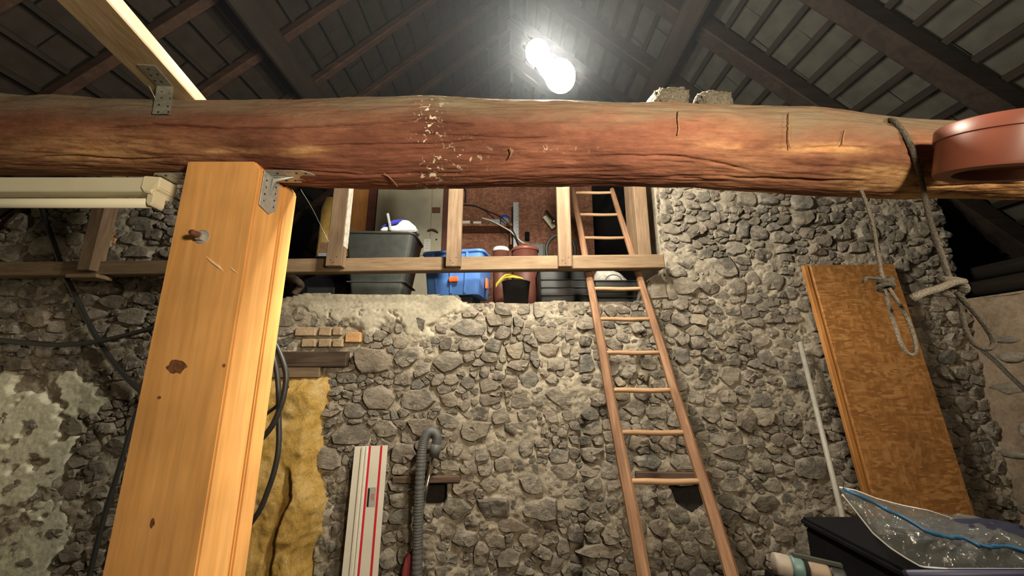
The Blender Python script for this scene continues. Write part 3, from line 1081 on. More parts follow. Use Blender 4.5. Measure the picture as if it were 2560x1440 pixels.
for side, tilem, name in ((1, 'slate_r', 'ceiling'), (-1, 'slate_l', 'ceiling')):
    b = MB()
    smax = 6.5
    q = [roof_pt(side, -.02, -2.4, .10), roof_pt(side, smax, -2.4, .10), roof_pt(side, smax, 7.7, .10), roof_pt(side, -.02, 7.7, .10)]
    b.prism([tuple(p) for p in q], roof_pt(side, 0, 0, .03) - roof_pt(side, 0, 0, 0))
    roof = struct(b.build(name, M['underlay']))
    rotm = Euler((0, side * TH, 0)).to_matrix()
    pitch_b = .24
    bm_ = MB()
    bm_.box((0, 0, 0), (.05 if side > 0 else .038, 10.0, .036 if side > 0 else .03))
    o0 = bm_.build('batten', M['roof_wood_y'], roof)
    k = 0
    for i in range(1, 28):
        o = o0 if k == 0 else o0.copy()
        if k:
            COL.objects.link(o)
        o.location = roof_pt(side, i * pitch_b, 2.6, .018)
        o.rotation_euler = (0, side * TH, 0)
        k += 1
    # slates: courses between the battens, jittered; individual where the photo shows them
    protos = []
    for v in range(4):
        t = MB()
        wv = .485 + random.uniform(-.008, .006)
        t.box((0, 0, 0), (.29, wv, .010))
        me = t.build('slate', M[tilem], roof, False, .002)
        protos.append(me)
    rest = MB()
    n_ind = 0
    used = [False] * 4
    for i in range(0, 28):
        off = random.uniform(0, .3)
        for j in range(-3, 18):
            y = -1.0 + off * .6 + (i % 2) * .245 + j * .49
            s = (i + .5) * pitch_b
            c = roof_pt(side, s + random.uniform(-.012, .012), y + random.uniform(-.004, .004), .052 + .006 * (j % 2) + random.uniform(0, .008))
            px, py = (proj(c.x, c.y, c.z) if c.y > .3 else (-999, -999))
            vis = -60 < px < 2620 and -60 < py < 300 and not (1130 < px < 1500 and py > 60) and y < 5.4
            rt = Euler((random.gauss(0, .012), side * TH + side * .07 + random.gauss(0, .014), random.gauss(0, .015)))
            if vis and n_ind < 297:
                v = random.randrange(4)
                o = protos[v] if not used[v] else protos[v].copy()
                if used[v]:
                    COL.objects.link(o)
                used[v] = True
                o.location = c
                o.rotation_euler = rt
                n_ind += 1
            else:
                rest.box(c, (.29, .485, .010), rt.to_matrix())
    o = rest.build('far_slates', M[tilem], roof)
    o['kind'] = 'stuff'
    if side > 0:
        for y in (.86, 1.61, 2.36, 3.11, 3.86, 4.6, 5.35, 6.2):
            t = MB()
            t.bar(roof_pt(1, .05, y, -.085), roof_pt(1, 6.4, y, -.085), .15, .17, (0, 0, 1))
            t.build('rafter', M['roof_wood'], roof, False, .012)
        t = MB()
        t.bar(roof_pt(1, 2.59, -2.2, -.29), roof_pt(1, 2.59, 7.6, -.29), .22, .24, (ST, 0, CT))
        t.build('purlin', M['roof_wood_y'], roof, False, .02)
    else:
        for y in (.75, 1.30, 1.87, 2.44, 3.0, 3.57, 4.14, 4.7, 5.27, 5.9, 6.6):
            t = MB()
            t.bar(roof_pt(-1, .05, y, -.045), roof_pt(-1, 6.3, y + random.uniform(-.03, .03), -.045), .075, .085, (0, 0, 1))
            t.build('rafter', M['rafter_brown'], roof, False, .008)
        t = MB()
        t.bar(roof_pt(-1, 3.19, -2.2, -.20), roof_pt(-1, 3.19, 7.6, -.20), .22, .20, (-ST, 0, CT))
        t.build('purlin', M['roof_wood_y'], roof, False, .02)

# dusty air under the roof, lit by the globes
hz = MB()
hz.box((0, 4.0, 4.75), (7.6, 5.6, 3.5))
air = hz.build('dusty_air', None)
am = bpy.data.materials.new('dusty_air')
am.use_nodes = True
am.node_tree.nodes.clear()
vo = N(am.node_tree, 'ShaderNodeVolumePrincipled')
vo.inputs['Color'].default_value = (.85, .92, 1.0, 1)
vo.inputs['Density'].default_value = 0.015
vo.inputs['Anisotropy'].default_value = 0.5
am.node_tree.links.new(vo.outputs[0], N(am.node_tree, 'ShaderNodeOutputMaterial').inputs['Volume'])
air.data.materials.append(am)
air['kind'] = 'stuff'
air['label'] = 'thin dusty haze glowing around the lit globes under the roof'
air['category'] = 'haze'

# ------------------------------------------------------------------ the great log across the room
LY = 1.345
TOPE = [(-1100, 236), (0, 228), (110, 240), (200, 238), (300, 247), (520, 252), (740, 250), (900, 245), (1075, 240), (1200, 247), (1400, 252), (1600, 257), (1850, 265),
        (1990, 268), (2070, 277), (2130, 287), (2250, 298), (2400, 305), (2560, 310), (3700, 320)]
BOTE = [(-1100, 436), (0, 438), (380, 440), (640, 455), (790, 468), (1000, 473), (1140, 470), (1300, 468), (1500, 465), (1600, 466), (1750, 470), (1900, 480), (2050, 490),
        (2250, 497), (2560, 499), (3700, 505)]


def log_section(px):
    yt = np.interp(px, *zip(*TOPE))
    yb = np.interp(px, *zip(*BOTE))
    et, eb = math.atan(ratio(yt)[0]), math.atan(ratio(yb)[0])
    mid, half = (et + eb) / 2, (et - eb) / 2
    D = LY / math.cos(mid)
    return LY * math.tan(mid) + EYE, D * math.sin(half)


def log_x(px):
    return (px - 1280) / FPX / ratio(355)[1] * LY


def log_hit(px, py, off=0.004):
    """point on the log's face seen at a pixel"""
    k, fy = ratio(py)
    zc, r = log_section(px)
    r += off
    # |(Y, EYE + kY) - (LY, zc)| = r
    a, b, c = 1 + k * k, -2 * LY + 2 * k * (EYE - zc), LY * LY + (EYE - zc) ** 2 - r * r
    disc = max(0.0, b * b - 4 * a * c)
    return P(px, py, (-b - math.sqrt(disc)) / (2 * a))


PXS = np.concatenate([np.linspace(-1060, -60, 60), np.linspace(-50, 2610, 620), np.linspace(2630, 3560, 60)])
NT = 230
tt = np.concatenate([np.linspace(-.62 * math.pi, .62 * math.pi, 190), np.linspace(.65 * math.pi, 1.35 * math.pi, 40)])
sec = np.array([log_section(p) for p in PXS])
LX = np.array([log_x(p) for p in PXS])
A, TT = np.meshgrid(LX, tt, indexing='ij')
Rr = sec[:, 1][:, None] * np.ones_like(TT)
su, sv = A * 1.6, np.abs(TT) * 1.9
Rr = Rr * (1 + .022 * (fbm(A * 2.2, np.sin(TT) * 2 + 5, 91, 3) - .5) * 2) + .007 * (fbm(A * 5, TT * 7 + 20, 92, 4) - .5) * 2 + .0022 * (fbm(A * 9, TT * 26 + 40, 93, 3) - .5) * 2
# theta 0 faces the camera side (-Y), positive turns up
LYm = LY - Rr * np.cos(TT)
LZm = sec[:, 0][:, None] + Rr * np.sin(TT)
lpx, lpy = np_proj(A, LYm, LZm)
front = np.cos(TT) > -.45
CRACKS = [([(230, 324), (300, 318), (380, 311), (470, 316), (560, 322), (700, 322), (800, 318), (900, 313), (1060, 301), (1130, 306), (1210, 315)], 5, .016),
          ([(760, 368), (900, 362), (1060, 362), (1180, 352), (1260, 350)], 4, .012), ([(990, 335), (1120, 338), (1300, 346), (1400, 345)], 4, .010),
          ([(60, 395), (200, 392), (320, 400), (450, 396)], 5, .010), ([(1500, 388), (1700, 392), (1900, 430)], 5, .008), ([(1990, 372), (2080, 366), (2200, 372)], 5, .010),
          ([(1650, 440), (1900, 447), (2200, 455)], 5, .008), ([(500, 430), (700, 425), (900, 440), (1200, 432)], 5, .007), ([(2300, 470), (2420, 462), (2560, 458)], 4, .010)]
for pts, wd, dep in CRACKS:
    cy = np.interp(lpx, *zip(*pts)) + 6 * (fbm(lpx / 60, lpx * 0, 95, 3) - .5)
    inx = sstep(pts[0][0], pts[0][0] + 60, lpx) * (1 - sstep(pts[-1][0] - 60, pts[-1][0], lpx))
    g = np.clip(1 - np.abs(lpy - cy) / wd, 0, 1) * inx * front * dep
    LYm = LYm + g * np.cos(TT)
    LZm = LZm - g * np.sin(TT)
nx, nt = TT.shape
idx = np.arange(nx * nt).reshape(nx, nt)
nxt = np.roll(idx, -1, 1)
F = np.stack([idx[:-1], idx[1:], nxt[1:], nxt[:-1]], -1).reshape(-1, 4)
log = np_mesh('log_beam', np.stack([A, LYm, LZm], -1).reshape(-1, 3), F, M['log'])
tag(log, 'thick red-brown peeled log beam spanning the whole barn overhead', 'beam')
yt = np.interp(lpx, *zip(*TOPE))
dust = sstep(-.32, .46, TT + .22 * (fbm(A * 3, TT * 3 + 9, 97, 3) - .5) * 2 + .1 * (lpx > 1980) * (1 - sstep(2200, 2320, lpx)) * 2.2)
bare = np.maximum(sstep(1980, 2300, lpx) * sstep(395, 430, lpy) * 1.0, .55 * np.exp(-((lpx - 2080) / 130) ** 2 - ((lpy - 372) / 16) ** 2) * 1.6)
bare = np.maximum(bare, .75 * np.exp(-((lpx - 240) / 240) ** 2 - ((lpy - 380) / 48) ** 2))
bare = np.maximum(bare, .8 * np.exp(-((lpx - 560) / 80) ** 2 - ((lpy - 378) / 9) ** 2))
bare = np.maximum(bare, .8 * np.exp(-((lpx - 760) / 60) ** 2 - ((lpy - 378) / 12) ** 2))
bare = np.maximum(bare, .7 * np.exp(-((lpx - 1810) / 60) ** 2 - ((lpy - 365) / 12) ** 2))
bare = np.maximum(bare, .12 * (sstep(1550, 1900, lpx)))
lime = np.maximum(1.25 * np.exp(-((lpx - 1072) / 30) ** 2) * (lpy > 232), 1.0 * np.exp(-((lpx - 1140) / 60) ** 2 - ((lpy - 395) / 40) ** 2))
lime = np.maximum(lime, .8 * np.exp(-((lpx - 1350) / 110) ** 2 - ((lpy - 372) / 7) ** 2))
for nm, arr in (('dust', dust), ('bare', bare), ('lime', lime)):
    at = log.data.attributes.new(nm, 'FLOAT', 'POINT')
    at.data.foreach_set('value', np.clip(arr, 0, 1).astype(np.float32).ravel())
# thin hanging bark strips and knots on the log
for path in ([(1696, 278), (1695, 300), (1697, 322), (1694, 338)], [(1972, 282), (1973, 310), (1971, 340), (1976, 372)], [(2112, 326), (2108, 345), (2106, 362)],
             [(960, 433), (975, 445), (985, 455), (994, 467)], [(1275, 370), (1279, 382), (1272, 396)]):
    b = MB()
    pts = [log_hit(x, y, .008) for x, y in path]
    b.tube(smooth_path(pts, 4), .0024, 5)
    b.build('bark_strip', M['rung'], log, True)

# two grey clumps lying on top of the log
for (px, wpx, hpx, seed, lab_) in ((1667, 84, 46, 1, 'grey fibrous clump on top of the log, left of the pair and nearer the lamps'), (1769, 84, 42, 2, 'grey fibrous clump on top of the log, right of the pair')):
    zc, r = log_section(px)
    d = (LY + .07) / ratio(240)[1]
    wx, hz = wpx * d / FPX, hpx * d / FPX * 1.5
    bm = bmesh.new()
    bmesh.ops.create_icosphere(bm, subdivisions=4, radius=1)
    for v in bm.verts:
        c = v.co.copy()
        c = Vector([math.copysign(abs(q) ** .6, q) for q in c])
        n = float(fbm(c.x * 2 + seed * 9, c.y * 2 + c.z * 2.7, 100 + seed, 4)) - .5
        n2 = float(fbm(c.x * 9 + seed * 9, c.y * 9 + c.z * 8, 110 + seed, 3)) - .5
        c *= 1 + .34 * n + .42 * n2
        v.co = Vector((c.x * wx / 2, c.y * .06, c.z * hz / 2))
    me = bpy.data.meshes.new('fibre_clump')
    bm.to_mesh(me)
    bm.free()
    o = link('fibre_clump', me, M['clump'], None, True)
    c = P(px, 240, LY + .03)
    o.location = (c.x, LY + .03, zc + r + hz * .46)
    tag(o, lab_, 'clump', 'grey clumps on the log')

# ------------------------------------------------------------------ the squared post under the log
PYF, PXL, PXR = 1.25, -1.222, -.939
ptop = P(550, 402, PYF).z
post = thing('timber_post', 'thick orange laminated timber post standing under the log beam', 'post', ((PXL + PXR) / 2, PYF + .12, 0))


def clipped(name, y0, y1, x0, x1, top, clip, mat):
    b = MB()
    b.prism([(x0, y0, 0), (x1, y0, 0), (x1, y0, top - clip * 1.25), (x1 - clip, y0, top), (x0, y0, top)], (0, y1 - y0, 0))
    return b.build(name, mat, post, False, .006, 2)


fr = clipped('front_timber', PYF, PYF + .145, PXL, PXR, ptop, .028, M['post'])
bk = clipped('back_timber', PYF + .152, PYF + .232, PXL, PXR + .003, ptop, .022, M['post'])
bc = P(506, 592, PYF)
bolt = MB()
bolt.lathe([(0, -.004), (.026, -.004), (.026, .003), (.0, .003)], bc, (0, -1, 0), 20)
o = bolt.build('washer', M['zinc'], fr)
bolt = MB()
bolt.lathe([(.0175, .003), (.0185, .006), (.0185, .016), (.0165, .019), (0, .019)], bc, (0, -1, 0), 6)
bolt.build('nut', M['zinc'], fr)
bolt = MB()
bolt.lathe([(.0105, .0), (.0105, .046), (.008, .05), (0, .05)], bc, (0, -1, 0), 12)
bolt.build('bolt_end', M['rust'], fr, True)
M['knot'] = plain('dark_knot', (.16, .062, .022), .7, 0, .6, 60, .2)
for (kx, ky, rx, rz, mk) in ((441, 917, .034, .024, 'knot'), (381, 1308, .007, .014, 'knot'), (398, 994, .007, .005, 'knot'), (560, 914, .006, .006, 'knot')):
    b = MB()
    c = P(kx, ky, PYF)
    ring = []
    for q in range(18):
        a = 2 * math.pi * q / 18
        f = random.uniform(.75, 1.1)
        ring.append((c.x + rx * f * math.cos(a), PYF + .002, c.z + rz * f * math.sin(a)))
    b.prism(ring, (0, -.003, 0))
    b.build('knot', M[mk], fr)
b = MB()
b.tube([P(514, 641, PYF - .0005), P(530, 655, PYF - .0005), P(548, 668, PYF - .0005), P(558, 678, PYF - .0005)], [.001, .004, .0045, .001], 6)
b.tube([P(574, 668, PYF - .0005), P(582, 674, PYF - .0005), P(592, 682, PYF - .0005)], [.001, .0025, .001], 6)
M['scrape'] = plain('pale_scrape', (.72, .52, .32), .8)
b.build('pale_scrape', M['scrape'], fr)


def bracket(name, label, xs, sgn, ztop, y0, y1):
    """steel angle: one leg down the post's side, one along under the log"""
    t = thing(name, label, 'bracket', (xs, (y0 + y1) / 2, ztop), 'steel angles at the post top')
    x = xs + sgn * .0035
    L, Dn = .175, .15
    b = MB()
    b.prism([(x, y0, ztop), (x, y1, ztop), (x, y1, ztop - Dn + .03), (x, (y0 + y1) / 2 + .012, ztop - Dn), (x, y0, ztop - Dn + .012)], (sgn * .003, 0, 0))
    b.build('side_plate', M['zinc'], t, False, .001)
    b = MB()
    b.prism([(x, y0, ztop), (x + sgn * (L - .035), y0, ztop), (x + sgn * L, y0 + .03, ztop), (x + sgn * L, y1, ztop), (x, y1, ztop)], (0, 0, .003))
    b.build('top_plate', M['zinc'], t, False, .001)
    b = MB()
    ym = (y0 + y1) / 2
    b.prism([(x, ym - .008, ztop), (x + sgn * .075, ym, ztop), (x, ym + .008, ztop)], (sgn * .001, 0, -.001))
    b.tube([(x + sgn * .003, ym, ztop - .075), (x + sgn * .014, ym, ztop - .014), (x + sgn * .085, ym, ztop - .001)], [.002, .009, .002], 8)
    b.build('pressed_rib', M['zinc'], t, True)
    h = MB()
    s = MB()
    for i in range(4):
        for j in (-1, 1):
            yy = ym + j * .028
            c = (x + sgn * (.04 + i * .036), yy, ztop - .0006)
            (s if (i + j) % 3 == 0 else h).lathe([(0, .0), (.0042, .0), (.0042, .0012), (0, .0012)], c, (0, 0, -1), 8)
            c = (x + sgn * .0031, yy, ztop - .03 - i * .028)
            (s if (i + j) % 2 == 0 else h).lathe([(0, .0), (.0042, .0), (.0042, .0012), (0, .0012)], c, (sgn, 0, 0), 8)
    h.build('nail_holes', M['zinc_dark'], t)['kind'] = 'stuff'
    s.build('nail_heads', M['chrome'], t)['kind'] = 'stuff'
    return t


bracket('angle_bracket', 'zinc angle bracket between log and post, on the side towards the ladder', PXR, 1, ptop - .034, PYF + .012, PYF + .105)
bracket('angle_bracket', 'zinc angle bracket between log and post, beside the lamp batten', PXL, -1, ptop - .034, PYF + .03, PYF + .12)

# ------------------------------------------------------------------ pale joist lying on the log, with its strap
jd = Vector((-.309, 1, .105)).normalized()
ja = Vector(P(487, 247, 1.30))
jside = Vector((1, .309, 0)).normalized()
JW, JH = .146, .053
jo = thing('pale_joist', 'pale stained joist running out over the log at the upper left', 'joist', tuple(ja))
b = MB()
c0 = ja - jside * JW / 2 + Vector((0, 0, JH / 2))
b.bar(c0 - jd * 1.5, c0 + jd * .35, JW, JH)
me = b.build('plank', None, None, False, .004, 1)
bpy.data.objects.remove(me)
# plank built in its own axes so that the grain runs along it
b = MB()
b.box((0, 0, 0), (JW, 1.85, JH))
pl = b.build('plank', M['joist'], jo, False, .004)
pl.location = c0 - jd * .575
pl.rotation_euler = jd.to_track_quat('Y', 'Z').to_euler()


def on_joist(px, py):
    """point on the joist's underside seen at a pixel"""
    n = jside.cross(jd).normalized()
    d = P(px, py, 1.0) - Vector((0, 0, EYE))
    t = (ja - Vector((0, 0, EYE))).dot(n) / d.dot(n)
    return Vector((0, 0, EYE)) + d * t


st = thing('joist_strap', 'dull twisted steel strap tying the pale joist to the log', 'strap', tuple(ja))
b = MB()
q = [on_joist(*p) for p in ((343, 160), (388, 163), (433, 216), (394, 214))]
b.prism([tuple(p - Vector((0, 0, .003))) for p in q], (0, 0, .003))
b.build('upper_plate', M['dull_zinc'], st)
b = MB()
rows = [[log_hit(xa + (xb - xa) * f, y, .007) for f in (0, .5, 1)] for (xa, xb, y) in ((393, 434, 220), (391, 432, 236), (388, 430, 252), (385, 428, 268), (382, 425, 286))]
rows[0] = [p.lerp(q[3].lerp(q[2], f), .55) for p, f in zip(rows[0], (0, .5, 1))]
rows.insert(0, [q[3].lerp(q[2], f) for f in (0, .5, 1)])
vs = [p for r in rows for p in r]
n = len(vs)
vs2 = vs + [p + Vector((0, -.003, 0)) for p in vs]
fs = []
for i in range(len(rows) - 1):
    for j in range(2):
        a = i * 3 + j
        fs += [(a, a + 1, a + 4, a + 3), (n + a, n + a + 1, n + a + 4, n + a + 3)]
b.add(vs2, fs)
b.build('lower_plate', M['dull_zinc'], st)
h = MB()
for (x, y) in ((372, 170), (378, 186), (395, 183), (388, 200), (404, 202)):
    h.lathe([(0, 0), (.004, 0), (.004, .001), (0, .001)], on_joist(x, y) - Vector((0, 0, .003)), (0, 0, -1), 8)
for (x, y) in ((405, 228), (424, 232), (404, 246), (426, 247), (398, 262), (420, 266), (396, 280), (422, 280)):
    h.lathe([(0, 0), (.004, 0), (.004, .001), (0, .001)], log_hit(x, y, .0105), (0, -1, 0), 8)
h.build('nail_holes', M['zinc_dark'], st)['kind'] = 'stuff'

# ------------------------------------------------------------------ lamps
t = thing('lamp_batten', 'cream fluorescent lamp batten with one unlit tube, fixed under the log', 'lamp', tuple(P(200, 460, 1.33)))
hz1, hz0 = P(0, 443, 1.30).z, P(0, 478, 1.30).z
xe = P(366, 460, 1.30).x
xs_ = -2.75
b = MB()
b.prism([(xs_, 1.30, hz0 + .004), (xs_, 1.304, hz0), (xs_, 1.356, hz0), (xs_, 1.36, hz0 + .004), (xs_, 1.36, hz1), (xs_, 1.30, hz1), (xs_, 1.296, hz1 - .004)], (xe - xs_, 0, 0))
b.build('housing', M['cream'], t, False, .001)
tc = P(0, 508, 1.33).z
b = MB()
b.tube([(xs_ + .05, 1.33, tc), (xe + .005, 1.33, tc)], .0185, 20)
b.build('tube', M['tube'], t, True)
b = MB()
b.tube([(xe + .002, 1.33, tc), (xe + .02, 1.33, tc)], .0165, 16)
b.build('tube_cap', M['zinc'], t, True)
b = MB()
b.prism([(xe - .012, 1.292, hz1 + .003), (xe + .05, 1.300, hz1 + .002), (xe + .05, 1.300, hz1 - .045), (xe + .032, 1.296, hz0 + .002), (xe + .032, 1.296, hz0 - .012), (xe, 1.292, hz0 - .004), (xe - .012, 1.292, hz0 + .01)], (0, .078, 0))
b.build('end_cap', M['cream_light'], t, False, .004, 2)
b = MB()
b.prism([(xe + .005, 1.305, hz0 + .004), (xe + .034, 1.305, hz0 + .004), (xe + .034, 1.305, tc - .008), (xe + .027, 1.305, tc - .019), (xe + .014, 1.305, tc - .019), (xe + .007, 1.305, tc - .006)], (0, .05, 0))
b.build('lamp_holder', M['cream_light'], t, False, .003, 2)
for px in (-90, -700):
    b = MB()
    zc, r = log_section(px)
    x = P(px, 440, 1.33).x
    b.box((x, LY, (hz1 + zc - r + .02) / 2), (.05, .02, zc - r + .03 - hz1))
    b.build('mounting_clip', M['cream'], t)

t = thing('twin_lamp', 'lit twin globe lamp hanging from the roof ridge behind the log', 'lamp', tuple(P(1370, 170, 2.3)))
p1, p2 = P(1344, 132, 1.92), P(1400, 190, 1.64)
bmid = p1.lerp(p2, .5) + Vector((-.03, 0, -.02))
b = MB()
b.tube([p1 + (p1 - p2) * .35 + Vector((-.05, 0, 0)), p2 + Vector((-.06, .03, 0))], .012, 8)
b.build('lamp_bar', M['grey_p'], t, True)
b = MB()
b.tube(smooth_path([p1 + Vector((-.02, .05, .06)), p1 + Vector((-.09, .18, .4)), Vector((-.03, 3.0, 5.2)), Vector((0, 3.1, RIDGE - .1))], 8), .005, 6)
b.build('lamp_cord', M['cable'], t, True)
for p, rx in ((p1, .072), (p2, .077)):
    b = MB()
    prof = [(max(1e-4, rx * math.sin(a)), -rx * 1.18 * math.cos(a)) for a in np.linspace(0, math.pi, 14)]
    b.lathe(prof, p, (.35, -.25, -1), 24)
    o = b.build('globe', M['glow'], t, True)
    b = MB()
    up = -Vector((.35, -.25, -1)).normalized()
    b.lathe([(.03, rx * .98), (.034, rx * 1.1), (.026, rx * 1.35), (0.001, rx * 1.36)], p, up, 14)
    b.build('lamp_socket', M['grey_p'], t, True)

# ------------------------------------------------------------------ the hanging frame in front of the opening
fm = thing('rail_frame', 'brown timber rail with uprights hung in front of the loft opening', 'railing', tuple(P(850, 660, 2.85)))
YR = 2.845


def rail_z(px):
    return np.interp(px, [-100, 1660], [P(0, 655, 2.80).z - .005, P(0, 635, 2.80).z])


xa, xb = P(-90, 670, 2.80).x, P(1662, 655, 2.80).x
za, zb = rail_z(-90), rail_z(1660)
zr = lambda x: za + (zb - za) * (x - xa) / (xb - xa)
RH = .112
b = MB()
b.bar((xa, YR, za - RH / 2), (xb, YR, zb - RH / 2), .09, RH)
b.build('rail', M['rail_wood'], fm, False, .006)
zt = EYE + ratio(330)[0] * 2.76
for (px, wpx, dep) in ((838, 40, .075), (1133, 37, .06), (1413, 34, .06)):
    c = P(px, 668, 2.76)
    wd = wpx * 2.76 / .965 / FPX
    b = MB()
    b.box((c.x, 2.798 - dep / 2, (c.z + zt) / 2), (wd, dep, zt - c.z))
    up = b.build('upright', M['old_wood_z'], fm, False, .005)
    if px == 838:
        b = MB()
        b.box((c.x + wd / 2 + .001, 2.80 - dep / 2, (c.z + .16 + zt) / 2), (.004, dep * .96, zt - c.z - .16))
        b.build('limewashed_side', M['limewash'], up)
    h = MB()
    for (dx, dz) in ((-.02, .05), (.025, .075), (.0, .03)):
        h.lathe([(0, 0), (.006, 0), (.005, .003), (0, .003)], (c.x + dx, 2.798 - dep, c.z + dz), (0, -1, 0), 8)
    h.build('nail_heads', M['rust'], up)['kind'] = 'stuff'
c = P(228, 680, 2.80)
b = MB()
b.box((c.x + .0, 2.79, (c.z + zt) / 2), (.105, .10, zt - c.z))
b.build('upright', M['old_wood_z'], fm, False, .005)
b = MB()
b.box((P(215, 690, 2.8).x + .03, 2.80, zr(c.x) - RH - .022), (.24, .12, .03))
b.build('bearer_block', M['rail_wood'], fm, False, .004)
b = MB()
b.bar((xa, 2.80, zt), (P(1640, 330, 2.8).x, 2.80, zt), .12, .12)
b.build('top_rail', M['rail_wood'], fm, False, .006)

# ------------------------------------------------------------------ ladder
LS = .608


def lad(px, py, off=0.0):
    k, fy = ratio(py)
    Y = (2.85 - LS * .614 + off) / (1 - LS * k)
    return P(px, py, Y)


ladder = thing('fruit_ladder', 'worn red-brown wooden ladder leaning into the loft opening', 'ladder', tuple(lad(1730, 1440)))
la, lb = lad(1609, 1440), lad(1480, 735)
ra, rb = lad(1830, 1440), lad(1607, 722)


def ext(a, b, z):
    return a + (b - a) * ((z - a.z) / (b.z - a.z))


def rail_piece(a, b, w, d):
    lo, hi = ext(a, b, 0.0), ext(a, b, 3.45)
    dirv = (hi - lo).normalized()
    L = (hi - lo).length
    m = MB()
    n = 40
    vs, fs = [], []
    for i in range(n + 1):
        z = -L / 2 + L * i / n
        wob = .004 * (vnoise(z * 3, z * 0, 140) - .5) * 2
        tw = w * (1 - .25 * i / n)
        for k in range(8):
            aa = 2 * math.pi * (k + .5) / 8
            vs.append((tw / 2 * 1.08 * max(-.92, min(.92, math.cos(aa) * 1.1)) + wob, d / 2 * 1.08 * max(-.92, min(.92, math.sin(aa) * 1.1)) + wob * .6, z))
    for i in range(n):
        for k in range(8):
            fs.append((i * 8 + k, i * 8 + (k + 1) % 8, i * 8 + 8 + (k + 1) % 8, i * 8 + 8 + k))
    fs += [tuple(range(8)), tuple(n * 8 + k for k in range(8))]
    m.add(vs, fs)
    o = m.build('side_rail', M['ladder'], ladder, False)
    o.location = (lo + hi) / 2
    z = dirv
    x = Vector((1, 0, 0))
    x = (x - z * x.dot(z)).normalized()
    y = z.cross(x)
    o.rotation_euler = Matrix((x, y, z)).transposed().to_euler()
    return o


rail_piece(la, lb, .066, .05)
rail_piece(ra, rb, .062, .05)
for y in (482, 537, 595, 657, 722, 798, 882, 976, 1082, 1204):
    z = lad(1600, y).z
    a, b_ = ext(la, lb, z), ext(ra, rb, z)
    m = MB()
    n = 8
    L = (b_ - a).length
    m.tube([(L * (i / n - .5), 0, .002 * math.sin(i)) for i in range(n + 1)], [.0135 + .0025 * math.sin(math.pi * i / n) for i in range(n + 1)], 8)
    o = m.build('rung', M['rung'], ladder, True)
    o.location = (a + b_) / 2
    o.rotation_euler = (0, 0, math.atan2(b_.y - a.y, b_.x - a.x))

# ------------------------------------------------------------------ flake board, rod, guide rail, hose, insulation
b3 = lambda a, bb, z: a + (bb - a) * ((z - a.z) / (bb.z - a.z))
tl, tr_ = P(2010, 663, 2.90), P(2235, 660, 2.90)
bl, br = P(2170, 1260, 2.81), P(2437, 1285, 2.81)
bl, br = b3(tl, bl, .02), b3(tr_, br, .02)
ob = thing('flake_board', 'tall orange flake board with grooved edge leaning on the back wall', 'board', tuple(bl))
e = (tr_ - tl).normalized()
TK = .034
m = MB()
mid_t, mid_b = tl + e * .052, bl + e * .052
m.prism([tuple(mid_b), tuple(br), tuple(tr_), tuple(mid_t)], (0, TK, 0))
m.build('board_face', M['osb'], ob, False, .003)
m = MB()
g = Vector((0, .010, 0))
m.prism([tuple(bl + e * .018 + g), tuple(bl + e * .053 + g), tuple(tl + e * .053 + g), tuple(tl + e * .018 + g)], (0, TK * .6, 0))
m.build('edge_groove', M['osb_edge'], ob)
m = MB()
m.prism([tuple(bl - e * .006), tuple(bl + e * .030), tuple(tl + e * .030), tuple(tl - e * .006)], (0, TK * .9, 0))
m.build('edge_tongue', M['osb_edge'], ob, False, .004)
for pp in (((2248, 930), (2270, 928), (2276, 940), (2250, 942)), ((2203, 1020), (2212, 1020), (2224, 1066), (2217, 1066)), ((2262, 955), (2270, 955), (2276, 996), (2268, 994))):
    yb = lambda py: 2.90 + (2.81 - 2.90) * (py - 662) / 600 - .001
    m = MB()
    m.prism([tuple(P(x, y, yb(y))) for x, y in pp], (0, .0005, 0))
    m.build('pale_flake', M['scrape'], ob)

a, bb = P(2000, 856, 2.90), P(2134, 1405, 2.45)
m = MB()
m.tube([a, a.lerp(b3(a, bb, .0), .5), b3(a, bb, 0.0)], .0165, 10)
o = m.build('grey_rod', M['rod'], None, True)
tag(o, 'slim pale grey rod leaning on the wall beside the flake board', 'rod')

gt = thing('guide_rail', 'cream rail with two red strips standing against the stone wall', 'rail', tuple(P(900, 1440, 2.86)))
ga, gb, gc, gd = P(888, 1116, 2.915), P(970, 1113, 2.915), P(855, 1440, 2.86), P(945, 1440, 2.86)
gc, gd = b3(ga, gc, 0.01), b3(gb, gd, 0.01)


def strip(name, f0, f1, y0, th, mat, u0=0.0, u1=1.0, bev=0.0, parent=gt):
    T = lambda u, f: (ga.lerp(gc, u)).lerp(gb.lerp(gd, u), f) + Vector((0, -y0, 0))
    m = MB()
    m.prism([tuple(T(u1, f0)), tuple(T(u1, f1)), tuple(T(u0, f1)), tuple(T(u0, f0))], (0, -th, 0))
    return m.build(name, mat, parent, False, bev)


strip('rail_body', 0, 1, 0, .006, M['guide'])
strip('clamp_rib', .22, .29, .006, .012, M['guide'], bev=.002)
strip('slide_rib', .35, .43, .006, .009, M['white_p'], bev=.002)
strip('red_strip', .435, .495, .006, .003, M['guide_red'])
strip('red_strip', .785, .845, .006, .003, M['guide_red'])
Lr = (ga - gc).length
zf = lambda py: (ga.z - P(0, py, 2.88).z) / (ga.z - gc.z)
lb_ = strip('sticker', .52, .76, .006, .001, M['guide_grey'], zf(1221), zf(1269))
strip('sticker_edge', .52, .575, .0072, .001, M['black'], zf(1223), zf(1268), parent=lb_)
M['faded_red'] = plain('faded_red_print', (.42, .17, .14), .6)
strip('sticker_mark', .63, .72, .0072, .001, M['faded_red'], zf(1236), zf(1250), parent=lb_)

